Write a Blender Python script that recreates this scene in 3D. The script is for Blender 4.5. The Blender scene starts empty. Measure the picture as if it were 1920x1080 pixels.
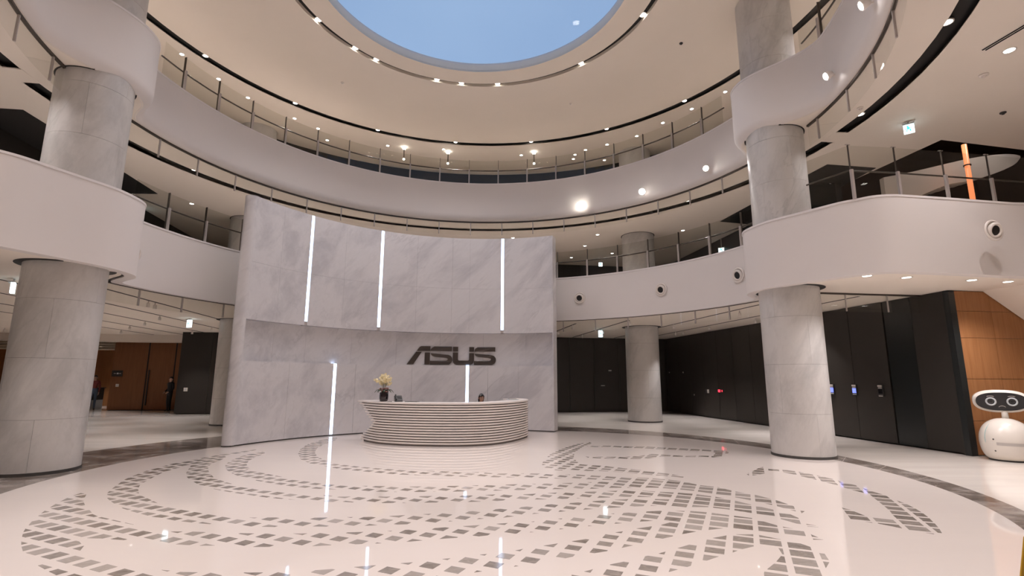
import bpy, bmesh, math, random
from mathutils import Vector, Matrix
from mathutils.geometry import tessellate_polygon
random.seed(7)
SC = bpy.context.scene
COL = SC.collection
PI = math.pi
R = math.radians

# ------------------------------------------------------------------ camera
cam = bpy.data.objects.new('camera', bpy.data.cameras.new('camera'))
COL.objects.link(cam)
P, RO = R(10.1), R(0.2)
fw = Vector((0, math.cos(P), math.sin(P)))
up0 = Vector((0, -math.sin(P), math.cos(P)))
r0 = Vector((1, 0, 0))
rt = r0 * math.cos(RO) + up0 * math.sin(RO)
up = up0 * math.cos(RO) - r0 * math.sin(RO)
M = Matrix((rt, up, -fw)).transposed().to_4x4()
M.translation = Vector((0, 0, 1.65))
cam.matrix_world = M
cam.data.sensor_width = 36
cam.data.lens = 36 * 950 / 1920
cam.data.clip_start = .05
cam.data.clip_end = 200
SC.camera = cam

# ------------------------------------------------------------------ world: clear dusk sky above the skylight
w = bpy.data.worlds.new('world'); SC.world = w; w.use_nodes = True
nt = w.node_tree
bg = nt.nodes['Background']
tc = nt.nodes.new('ShaderNodeTexCoord')
nz = nt.nodes.new('ShaderNodeTexNoise'); nz.inputs['Scale'].default_value = 2.2; nz.inputs['Detail'].default_value = 3
rp = nt.nodes.new('ShaderNodeValToRGB')
rp.color_ramp.elements[0].position = .3; rp.color_ramp.elements[0].color = (.245, .375, .615, 1)
rp.color_ramp.elements[1].position = .75; rp.color_ramp.elements[1].color = (.315, .46, .70, 1)
nt.links.new(tc.outputs['Generated'], nz.inputs['Vector'])
nt.links.new(nz.outputs['Fac'], rp.inputs['Fac'])
nt.links.new(rp.outputs['Color'], bg.inputs['Color'])
bg.inputs['Strength'].default_value = 1.1

SC.view_settings.view_transform = 'Standard'
SC.view_settings.look = 'None'
SC.view_settings.exposure = 0.06
SC.view_settings.gamma = 1.0
SC.view_settings.use_curve_mapping = False
cy = SC.cycles
cy.max_bounces = 12; cy.diffuse_bounces = 9; cy.glossy_bounces = 4; cy.transparent_max_bounces = 16; cy.transmission_bounces = 6
cy.sample_clamp_indirect = 6
cy.use_denoising = True
cy.caustics_reflective = False; cy.caustics_refractive = False

# lamp levels (watts of each lamp kind; the front ones are added fill)
W_SLOT1, W_SLOT2, W_SLOT3, W_LOW, W_FRONT, W_FASCIA = 220, 360, 155, 235, 195, 40
WARM = (1.0, .92, .92)
NEUT = (1.0, .94, .92)

# building axes: u runs to the right, v away from the entrance; C is the middle of the atrium
CX, CY = -.95, 10.7
def UV(u, v): return (.990 * u - .139 * v, .139 * u + .990 * v)
def POL(r, a): return (CX + r * math.cos(R(a)), CY + r * math.sin(R(a)))

# ------------------------------------------------------------------ materials
def new_mat(name):
    m = bpy.data.materials.new(name); m.use_nodes = True
    return m, m.node_tree, m.node_tree.nodes['Principled BSDF']
def mat(name, col, rough=.5, metal=0., emit=None, es=0., spec=.5, coat=0.):
    m, t, b = new_mat(name)
    b.inputs['Base Color'].default_value = (*col, 1)
    b.inputs['Roughness'].default_value = rough
    b.inputs['Metallic'].default_value = metal
    b.inputs['Specular IOR Level'].default_value = spec
    b.inputs['Coat Weight'].default_value = coat
    if emit:
        b.inputs['Emission Color'].default_value = (*emit, 1); b.inputs['Emission Strength'].default_value = es
    return m
def ramp(t, fac, stops):
    n = t.nodes.new('ShaderNodeValToRGB')
    e = n.color_ramp.elements
    while len(e) < len(stops): e.new(.5)
    for el, (p, c) in zip(e, stops): el.position = p; el.color = (*c, 1)
    t.links.new(fac, n.inputs['Fac'])
    return n.outputs['Color']
def coords(t, scale=(1, 1, 1), rot=(0, 0, 0)):
    c = t.nodes.new('ShaderNodeTexCoord'); mp = t.nodes.new('ShaderNodeMapping')
    mp.inputs['Scale'].default_value = scale; mp.inputs['Rotation'].default_value = rot
    t.links.new(c.outputs['Object'], mp.inputs['Vector'])
    return mp.outputs['Vector']
def noise(t, vec, scale, detail=4, rough=.55, dist=0.):
    n = t.nodes.new('ShaderNodeTexNoise')
    n.inputs['Scale'].default_value = scale; n.inputs['Detail'].default_value = detail
    n.inputs['Roughness'].default_value = rough; n.inputs['Distortion'].default_value = dist
    t.links.new(vec, n.inputs['Vector'])
    return n.outputs['Fac']
def mix(t, fac, a, b, mode='MIX'):
    n = t.nodes.new('ShaderNodeMix'); n.data_type = 'RGBA'; n.blend_type = mode
    if isinstance(fac, (int, float)): n.inputs['Factor'].default_value = fac
    else: t.links.new(fac, n.inputs['Factor'])
    for s, v in ((6, a), (7, b)):
        if isinstance(v, tuple): n.inputs[s].default_value = (*v, 1)
        else: t.links.new(v, n.inputs[s])
    return n.outputs[2]

def paint(name, col, rough=.7):
    m, t, b = new_mat(name)
    f = noise(t, coords(t), .6, 3)
    c = ramp(t, f, [(.3, tuple(x * .97 for x in col)), (.7, col)])
    t.links.new(c, b.inputs['Base Color']); b.inputs['Roughness'].default_value = rough
    b.inputs['Specular IOR Level'].default_value = .25
    return m
def marble(name, light, dark, vein, scale=1., rough=.3, tilt=40, stretch=.38):
    """pale stone; soft streaks run along a direction tilted by `tilt` degrees from the horizontal"""
    m, t, b = new_mat(name)
    c0 = t.nodes.new('ShaderNodeTexCoord'); m1 = t.nodes.new('ShaderNodeMapping'); m2 = t.nodes.new('ShaderNodeMapping')
    m1.inputs['Rotation'].default_value = (0, R(tilt), 0); m2.inputs['Scale'].default_value = (stretch, 1, 1)
    t.links.new(c0.outputs['Object'], m1.inputs['Vector']); t.links.new(m1.outputs['Vector'], m2.inputs['Vector'])
    v = m2.outputs['Vector']
    base = ramp(t, noise(t, v, .9 * scale, 7, .66, .35), [(.36, dark), (.54, light), (.8, light)])
    vn = noise(t, v, 1.0 * scale, 5, .55, .25)
    vf = ramp(t, vn, [(.47, (0, 0, 0)), (.50, (.42, .42, .42)), (.512, (0, 0, 0))])
    patch = ramp(t, noise(t, coords(t), .6, 2), [(.46, (0, 0, 0)), (.66, (1, 1, 1))])
    vf = mix(t, patch, (0, 0, 0), vf)
    c = mix(t, vf, base, vein)
    fine = noise(t, v, 9 * scale, 6, .7)
    c2 = mix(t, .10, c, ramp(t, fine, [(.3, tuple(x * .7 for x in light)), (.7, (1, 1, 1))]), 'MULTIPLY')
    t.links.new(c2, b.inputs['Base Color'])
    b.inputs['Roughness'].default_value = rough
    return m
def wood(name, c1, c2, rough=.5):
    m, t, b = new_mat(name)
    v = coords(t, (9, 9, .45))
    f = noise(t, v, 2.2, 6, .65, .4)
    t.links.new(ramp(t, f, [(.3, c1), (.7, c2)]), b.inputs['Base Color'])
    b.inputs['Roughness'].default_value = rough; b.inputs['Specular IOR Level'].default_value = .3
    return m
def floor_mat(name, col, stain, rough):
    m, t, b = new_mat(name)
    f = noise(t, coords(t), .35, 6, .6, .6)
    g = noise(t, coords(t, (.25, 1.8, 1)), 1.1, 6, .65, .5)
    c = ramp(t, f, [(.25, tuple(x * .97 for x in col)), (.7, col)])
    c = mix(t, stain, c, ramp(t, g, [(.35, tuple(x * .72 for x in col)), (.65, col)]))
    t.links.new(c, b.inputs['Base Color'])
    b.inputs['Roughness'].default_value = rough
    b.inputs['IOR'].default_value = 1.5
    return m
def stone_mat(name, lo, mid, hi, rough, per_object):
    m, t, b = new_mat(name)
    v = coords(t, (1, 2.2, 1), (0, 0, R(-24)))
    f = noise(t, v, 4.5, 8, .72, 1.8)
    c = ramp(t, f, [(.25, lo), (.5, mid), (.75, hi)])
    if per_object:
        o = t.nodes.new('ShaderNodeObjectInfo')
        k = ramp(t, o.outputs['Random'], [(0., (0, 0, 0)), (.55, (.25, .25, .25)), (1., (.62, .62, .62))])
    else:
        k = ramp(t, noise(t, coords(t), 2.3, 1), [(.4, (0, 0, 0)), (.65, (.5, .5, .5))])
    c = mix(t, k, c, (.56, .51, .47))
    t.links.new(c, b.inputs['Base Color'])
    b.inputs['Roughness'].default_value = rough
    return m
def glass_mat(name, tint, refl=1.0):
    m = bpy.data.materials.new(name); m.use_nodes = True; t = m.node_tree; t.nodes.clear()
    o = t.nodes.new('ShaderNodeOutputMaterial'); tr = t.nodes.new('ShaderNodeBsdfTransparent'); gl = t.nodes.new('ShaderNodeBsdfGlossy')
    fr = t.nodes.new('ShaderNodeFresnel'); mx = t.nodes.new('ShaderNodeMixShader'); mu = t.nodes.new('ShaderNodeMath'); mu.operation = 'MULTIPLY'
    tr.inputs['Color'].default_value = (*tint, 1); gl.inputs['Roughness'].default_value = .02; gl.inputs['Color'].default_value = (.9, .9, .9, 1)
    mu.inputs[1].default_value = refl
    ge = t.nodes.new('ShaderNodeNewGeometry'); mr = t.nodes.new('ShaderNodeMapRange')   # same reflectance entering and leaving the pane
    mr.inputs['To Min'].default_value = 1.45; mr.inputs['To Max'].default_value = 1 / 1.45
    t.links.new(ge.outputs['Backfacing'], mr.inputs['Value']); t.links.new(mr.outputs['Result'], fr.inputs['IOR'])
    t.links.new(fr.outputs[0], mu.inputs[0]); t.links.new(mu.outputs[0], mx.inputs[0])
    t.links.new(tr.outputs[0], mx.inputs[1]); t.links.new(gl.outputs[0], mx.inputs[2]); t.links.new(mx.outputs[0], o.inputs['Surface'])
    return m
MT = dict(
    fascia=paint('fascia_paint', (.72, .685, .67)),
    soffit=paint('soffit_paint', (.82, .755, .68)),
    ceil=paint('ceiling_paint', (.80, .73, .64)),
    coping=paint('coping_paint', (.76, .73, .73), .4),
    wallp=paint('wall_paint', (.66, .60, .54)),
    marble=marble('wall_marble', (.65, .64, .655), (.52, .515, .54), (.38, .375, .40), 1.5, .22, 42, .22),
    column=marble('column_marble', (.57, .555, .54), (.45, .44, .43), (.36, .36, .355), 1.6, .35, 66, .35),
    core=mat('joint_dark', (.06, .055, .05), .8),
    floor=floor_mat('polished_stone', (.80, .725, .675), .06, .035),
    floor2=floor_mat('outer_stone', (.80, .74, .68), .35, .09),
    tile=stone_mat('inlay_stone', (.115, .095, .078), (.235, .20, .172), (.42, .375, .335), .10, True),
    tile2=stone_mat('inlay_stone_small', (.125, .105, .088), (.24, .205, .175), (.40, .36, .32), .10, False),
    band=stone_mat('border_stone', (.085, .062, .05), (.185, .15, .127), (.36, .31, .27), .12, False),
    dark=mat('dark_panel', (.021, .018, .015), .45, spec=.35),
    dark2=mat('dark_glass_panel', (.016, .018, .018), .2, spec=.4),
    black=mat('black_recess', (.012, .010, .009), .7),
    brown=mat('shaft_brown', (.05, .030, .020), .6),
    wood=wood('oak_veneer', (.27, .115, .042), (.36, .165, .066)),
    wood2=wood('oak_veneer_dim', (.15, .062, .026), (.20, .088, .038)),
    steel=mat('brushed_steel', (.44, .40, .385), .38, .35),
    rail=mat('dark_rail', (.085, .07, .06), .4, .6),
    glass=glass_mat('clear_glass', (.92, .92, .90), .45),
    cglass=glass_mat('curtain_glass', (.972, .972, .958), .5), pane=glass_mat('skylight_glass', (.95, .95, .95), .12),
    led=mat('led_diffuser', (.8, .85, 1), .4, emit=(.56, .73, 1.0), es=4.2),
    lens=mat('lamp_lens', (1, 1, 1), .3, emit=(1.0, .95, .86), es=14),
    bright=mat('floodlight_lens', (1, 1, 1), .3, emit=(1.0, .93, .82), es=40),
    trim=mat('lamp_trim', (.75, .70, .66), .4),
    bore=mat('nozzle_bore', (.015, .014, .013), .5),
    desk=paint('desk_white', (.78, .725, .69), .4),
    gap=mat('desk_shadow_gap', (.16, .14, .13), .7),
    logo=mat('logo_metal', (.11, .095, .088), .28, .75),
    white=mat('white_plastic', (.66, .62, .57), .25, coat=.4),
    screen=mat('black_screen', (.015, .015, .017), .12),
    ring=mat('pale_ring', (.45, .48, .5), .3),
    grey=mat('grey_plastic', (.42, .39, .37), .4),
    hole=mat('dark_plastic', (.03, .028, .027), .4),
    teal=mat('teal_trim', (.35, .50, .50), .35),
    exitw=mat('exit_white', (.9, 1, 1), .4, emit=(.72, .93, 1.0), es=3.0),
    exitg=mat('exit_green', (.1, .6, .5), .4, emit=(.05, .55, .60), es=1.6),
    blue=mat('blue_display', (.1, .1, .5), .3, emit=(.16, .22, 1.0), es=1.6),
    red=mat('red_display', (.6, .02, .03), .3, emit=(1.0, .03, .06), es=2.5),
    orange=mat('orange_glow', (.8, .3, .1), .4, emit=(1.0, .29, .12), es=.95),  # reflected timber light put in as emission
    yellow=mat('yellow_plastic', (.50, .29, .004), .4),
    pot=mat('glossy_pot', (.022, .012, .014), .08, coat=.6),
    leaf=mat('orchid_leaf', (.035, .06, .025), .45),
    moss=mat('pink_foliage', (.34, .17, .15), .7),
    stem=mat('orchid_stem', (.16, .17, .06), .5),
    petal=mat('orchid_petal', (.86, .77, .52), .6),
    skin=mat('skin', (.50, .30, .22), .55), hair=mat('black_hair', (.012, .010, .010), .4),
    cblack=mat('black_cloth', (.012, .012, .014), .85), cnavy=mat('navy_cloth', (.03, .035, .06), .85), cgrey=mat('grey_cloth', (.25, .23, .23), .85),
    cjean=mat('denim', (.09, .13, .20), .85), cred=mat('maroon_cloth', (.20, .05, .05), .85), cwhite=mat('white_cloth', (.6, .57, .55), .85),
    shoe=mat('dark_shoe', (.02, .018, .017), .5),
    louver=mat('louver_cream', (.80, .72, .60), .6),
)

# ------------------------------------------------------------------ builders
def link(o, parent=None, local=False):
    COL.objects.link(o)
    if parent:
        o.parent = parent
        if not local: o.matrix_parent_inverse = parent.matrix_basis.inverted()
    return o
def tag(o, label=None, cat=None, group=None, kind=None):
    for k, v in (('label', label), ('category', cat), ('group', group), ('kind', kind)):
        if v: o[k] = v
    return o
def meshob(name, vs, fs, m, parent=None, smooth=False, local=False):
    me = bpy.data.meshes.new(name)
    me.from_pydata([tuple(v) for v in vs], [], [tuple(f) for f in fs])
    if smooth: me.polygons.foreach_set('use_smooth', [True] * len(me.polygons))
    me.materials.append(MT[m] if isinstance(m, str) else m)
    me.update()
    return link(bpy.data.objects.new(name, me), parent, local)
def empty(name, label, cat, loc, group=None):
    o = bpy.data.objects.new(name, None); o.location = loc; o.empty_display_size = .2
    COL.objects.link(o)
    return tag(o, label, cat, group)
class MB:
    def __init__(s): s.v = []; s.f = []
    def add(s, vs, fs):
        n = len(s.v); s.v += [tuple(v) for v in vs]; s.f += [tuple(i + n for i in f) for f in fs]
        return s
    def box(s, c, d, rz=0.):
        ca, sa = math.cos(rz), math.sin(rz); vs = []
        for z in (-.5, .5):
            for x, y in ((-.5, -.5), (.5, -.5), (.5, .5), (-.5, .5)):
                X, Y = x * d[0], y * d[1]
                vs.append((c[0] + X * ca - Y * sa, c[1] + X * sa + Y * ca, c[2] + z * d[2]))
        return s.add(vs, [(3, 2, 1, 0), (4, 5, 6, 7), (0, 1, 5, 4), (1, 2, 6, 5), (2, 3, 7, 6), (3, 0, 4, 7)])
    def prism(s, pts, z0, z1):
        n = len(pts)
        a = sum(pts[i][0] * pts[(i + 1) % n][1] - pts[(i + 1) % n][0] * pts[i][1] for i in range(n))
        if a < 0: pts = pts[::-1]
        vs = [(x, y, z0) for x, y in pts] + [(x, y, z1) for x, y in pts]
        return s.add(vs, [tuple(range(n))[::-1], tuple(range(n, 2 * n))] + [(i, (i + 1) % n, (i + 1) % n + n, i + n) for i in range(n)])
    def arc(s, r0, r1, a0, a1, z0, z1, n=8, c=(CX, CY), closed=False):
        vs = []; fs = []
        for i in range(n + (0 if closed else 1)):
            a = R(a0 + (a1 - a0) * i / n); x, y = math.cos(a), math.sin(a)
            vs += [(c[0] + r0 * x, c[1] + r0 * y, z0), (c[0] + r1 * x, c[1] + r1 * y, z0), (c[0] + r1 * x, c[1] + r1 * y, z1), (c[0] + r0 * x, c[1] + r0 * y, z1)]
        N = n
        for i in range(N):
            j = (i + 1) % n if closed else i + 1
            for k in range(4):
                l = (k + 1) % 4
                fs.append((i * 4 + k, i * 4 + l, j * 4 + l, j * 4 + k))
        if not closed: fs += [(3, 2, 1, 0), (n * 4, n * 4 + 1, n * 4 + 2, n * 4 + 3)]
        return s.add(vs, fs)
    def tube(s, pts, r, n=8, cap=True):
        pts = [Vector(p) for p in pts]; rows = []
        rr = r if isinstance(r, (list, tuple)) else [r] * len(pts)
        prev = None
        for i, p in enumerate(pts):
            d = (pts[min(i + 1, len(pts) - 1)] - pts[max(i - 1, 0)]).normalized()
            if prev is None: a = d.orthogonal().normalized()
            else: a = (prev - d * prev.dot(d)).normalized()
            prev = a; b = d.cross(a)
            rows.append([p + (a * math.cos(2 * PI * k / n) + b * math.sin(2 * PI * k / n)) * rr[i] for k in range(n)])
        vs = [v for row in rows for v in row]; fs = []
        for i in range(len(rows) - 1):
            for k in range(n): fs.append((i * n + k, i * n + (k + 1) % n, (i + 1) * n + (k + 1) % n, (i + 1) * n + k))
        if cap: fs += [tuple(range(n))[::-1], tuple(range((len(rows) - 1) * n, len(rows) * n))]
        return s.add(vs, fs)
    def lathe(s, prof, n=24, mtx=None):
        vs = []; fs = []
        for r, z in prof:
            for k in range(n):
                a = 2 * PI * k / n; vs.append(Vector((r * math.cos(a), r * math.sin(a), z)))
        for i in range(len(prof) - 1):
            for k in range(n): fs.append((i * n + k, i * n + (k + 1) % n, (i + 1) * n + (k + 1) % n, (i + 1) * n + k))
        if prof[0][0] > 1e-5: fs.append(tuple(range(n))[::-1])
        if prof[-1][0] > 1e-5: fs.append(tuple(range((len(prof) - 1) * n, len(prof) * n)))
        if mtx: vs = [mtx @ v for v in vs]
        return s.add(vs, fs)
    def sphere(s, c, rad, n=12, m=8, mtx=None):
        prof = [(math.sin(PI * i / m), -math.cos(PI * i / m)) for i in range(m + 1)]
        vs = []; fs = []
        for r, z in prof:
            for k in range(n):
                a = 2 * PI * k / n; v = Vector((r * math.cos(a) * rad[0], r * math.sin(a) * rad[1], z * rad[2]))
                if mtx: v = mtx @ v
                vs.append(v + Vector(c))
        for i in range(m):
            for k in range(n): fs.append((i * n + k, i * n + (k + 1) % n, (i + 1) * n + (k + 1) % n, (i + 1) * n + k))
        return s.add(vs, fs)
    def ob(s, name, m, parent=None, smooth=False, local=False, bevel=0.):
        o = meshob(name, s.v, s.f, m, parent, smooth, local)
        if bevel:
            b = o.modifiers.new('bevel', 'BEVEL'); b.width = bevel; b.segments = 2; b.limit_method = 'ANGLE'
        return o
def copy_thing(root, loc, rot=None, label=None):
    r = root.copy(); r.location = loc; COL.objects.link(r)
    if rot is not None: r.rotation_euler = rot
    if label: r['label'] = label
    for ch in list(root.children):
        c = ch.copy(); COL.objects.link(c); c.parent = r
        for g in list(ch.children):
            d = g.copy(); COL.objects.link(d); d.parent = c
    return r
def flat(name, outer, holes, z, m, parent=None, down=True):
    loops = [[Vector((x, y, 0)) for x, y in outer]] + [[Vector((x, y, 0)) for x, y in h] for h in holes]
    tri = tessellate_polygon(loops)
    vs = [(v.x, v.y, z) for l in loops for v in l]
    fs = []
    for a, b, c in tri:
        n = (Vector(vs[b]) - Vector(vs[a])).cross(Vector(vs[c]) - Vector(vs[a])).z
        fs.append((a, b, c) if (n < 0) == down else (a, c, b))
    return meshob(name, vs, fs, m, parent)
def catmull(cp, n=6):
    Q = [cp[0]] + list(cp) + [cp[-1]]; o = []
    for i in range(1, len(Q) - 2):
        for t in range(n):
            t /= n; a, b, c, d = Q[i - 1], Q[i], Q[i + 1], Q[i + 2]
            o.append(tuple(.5 * (2 * b[k] + (c[k] - a[k]) * t + (2 * a[k] - 5 * b[k] + 4 * c[k] - d[k]) * t * t + (3 * b[k] - a[k] - 3 * c[k] + d[k]) * t ** 3) for k in range(len(b))))
    o.append(tuple(cp[-1])); return o
def offset(path, d):
    o = []
    for i, p in enumerate(path):
        a = path[max(i - 1, 0)]; b = path[min(i + 1, len(path) - 1)]
        tx, ty = b[0] - a[0], b[1] - a[1]; l = math.hypot(tx, ty) or 1
        o.append((p[0] + ty / l * d, p[1] - tx / l * d))
    return o
def ribbon(mb, inner, outer, z0, z1):
    n = len(inner); vs = []; fs = []
    for a, b in zip(inner, outer): vs += [(*a, z0), (*b, z0), (*b, z1), (*a, z1)]
    for i in range(n - 1):
        for k in range(4):
            l = (k + 1) % 4; fs.append((i * 4 + k, i * 4 + l, (i + 1) * 4 + l, (i + 1) * 4 + k))
    fs += [(3, 2, 1, 0), ((n - 1) * 4, (n - 1) * 4 + 1, (n - 1) * 4 + 2, (n - 1) * 4 + 3)]
    return mb.add(vs, fs)
def spot(name, loc, watts, parent=None, cone=130, blend=.7, col=WARM, rad=.06, aim=None):
    l = bpy.data.lights.new(name, 'SPOT'); l.energy = watts; l.color = col; l.spot_size = R(cone); l.spot_blend = blend; l.shadow_soft_size = rad
    o = bpy.data.objects.new(name, l); COL.objects.link(o); o.location = loc
    if aim: o.rotation_euler = (Vector(aim) - Vector(loc)).to_track_quat('-Z', 'Y').to_euler()
    if parent: o.parent = parent; o.matrix_parent_inverse = parent.matrix_basis.inverted()
    return o

# ------------------------------------------------------------------ plan outlines
BUMP = [(20, 7.65), (17.5, 7.58), (15.6, 7.30), (13.3, 6.90), (10.5, 6.70), (7, 6.68), (3.6, 6.86), (.6, 7.16), (-2.6, 7.48), (-5.5, 7.64), (-8, 7.65)]
def mirror(b): return [(196 - a, r) for a, r in b][::-1]
def ringpts(a0, a1, step=3., r=7.65):
    n = max(1, round((a1 - a0) / step)); return [(a0 + (a1 - a0) * i / n, r) for i in range(n + 1)]
bumpR = BUMP[::-1]; bumpL = mirror([(a, 7.65 - (7.65 - r) * .80) for a, r in BUMP])[::-1]
pol3 = catmull(bumpR, 3) + ringpts(22.5, 173.5) + catmull(bumpL, 3) + ringpts(206.5, 349.5)
VOID3 = [POL(r, a) for a, r in pol3]
cornerR = [(8.7, 9.60), (7.75, 9.45), (7.35, 9.42), (7.08, 9.50), (6.9, 9.66)]
b2 = [(-6.2, 7.66), (-3.8, 7.40), (-.6, 7.10), (3.4, 6.80), (7, 6.70), (10.5, 6.72), (13.3, 6.92), (15.6, 7.30), (17.5, 7.58), (20, 7.65)]
right2 = [UV(21, 8.05), UV(14, 8.1), (10.2, 9.86)] + cornerR + [POL(r, a) for a, r in b2]
def mir_xy(p):
    u = .990 * p[0] + .139 * p[1]; v = -.139 * p[0] + .990 * p[1]
    return UV(1.094 - u, v)
left2 = [mir_xy(p) for p in right2][::-1]
VOID2 = catmull(right2[2:], 4)
VOID2 = [right2[0], right2[1]] + VOID2 + [POL(r, a) for a, r in ringpts(22.5, 173.5)]
l2 = catmull(left2[:-2], 4)
VOID2 = VOID2 + l2 + [left2[-2], left2[-1]]
U0, U1, V0, V1 = -26, 21, -9, 34
RECT = [UV(U0, V0), UV(U1, V0), UV(U1, V1), UV(U0, V1)]
def circ(r, n=96): return [POL(r, 360 * i / n) for i in range(n)]
Z2, Z3, Z4 = 3.7, 7.5, 11.2
COLS = dict(R=(6.42, 11.60, .63), L=(-8.46, 9.43, .63), BR=(5.23, 20.43, .65), BL=(-9.95, 18.50, .65))

def inpoly(P, x, y):
    c = False; j = len(P) - 1
    for i in range(len(P)):
        xi, yi = P[i]; xj, yj = P[j]
        if (yi > y) != (yj > y) and x < (xj - xi) * (y - yi) / (yj - yi) + xi: c = not c
        j = i
    return c

# ------------------------------------------------------------------ floor: polished stone, border ring, inlaid tiles
CI, RI, CO, RO_ = (-.41, 9.84), 7.22, (-1.17, 10.29), 8.45     # border ring: inner and outer circle are slightly eccentric
def oncircle(c, r, a): return (c[0] + r * math.cos(R(a)), c[1] + r * math.sin(R(a)))
fl = MB().prism([oncircle(CI, RI, i * 3.75) for i in range(96)], -.12, 0).ob('floor', 'floor')
tag(fl, kind='structure')
f2 = flat('outer_paving', RECT, [[oncircle(CI, RI, i * 3.75) for i in range(96)]], 0, 'floor2', fl, down=False)
for i in range(48):
    aa = [i * 7.5 + .04 + 7.42 * k / 4 for k in range(5)]
    ribbon(MB(), [oncircle(CI, RI, a) for a in aa], [oncircle(CO, RO_, a) for a in aa], -.03, .0012).ob('border_stone', 'band', fl)
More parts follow.
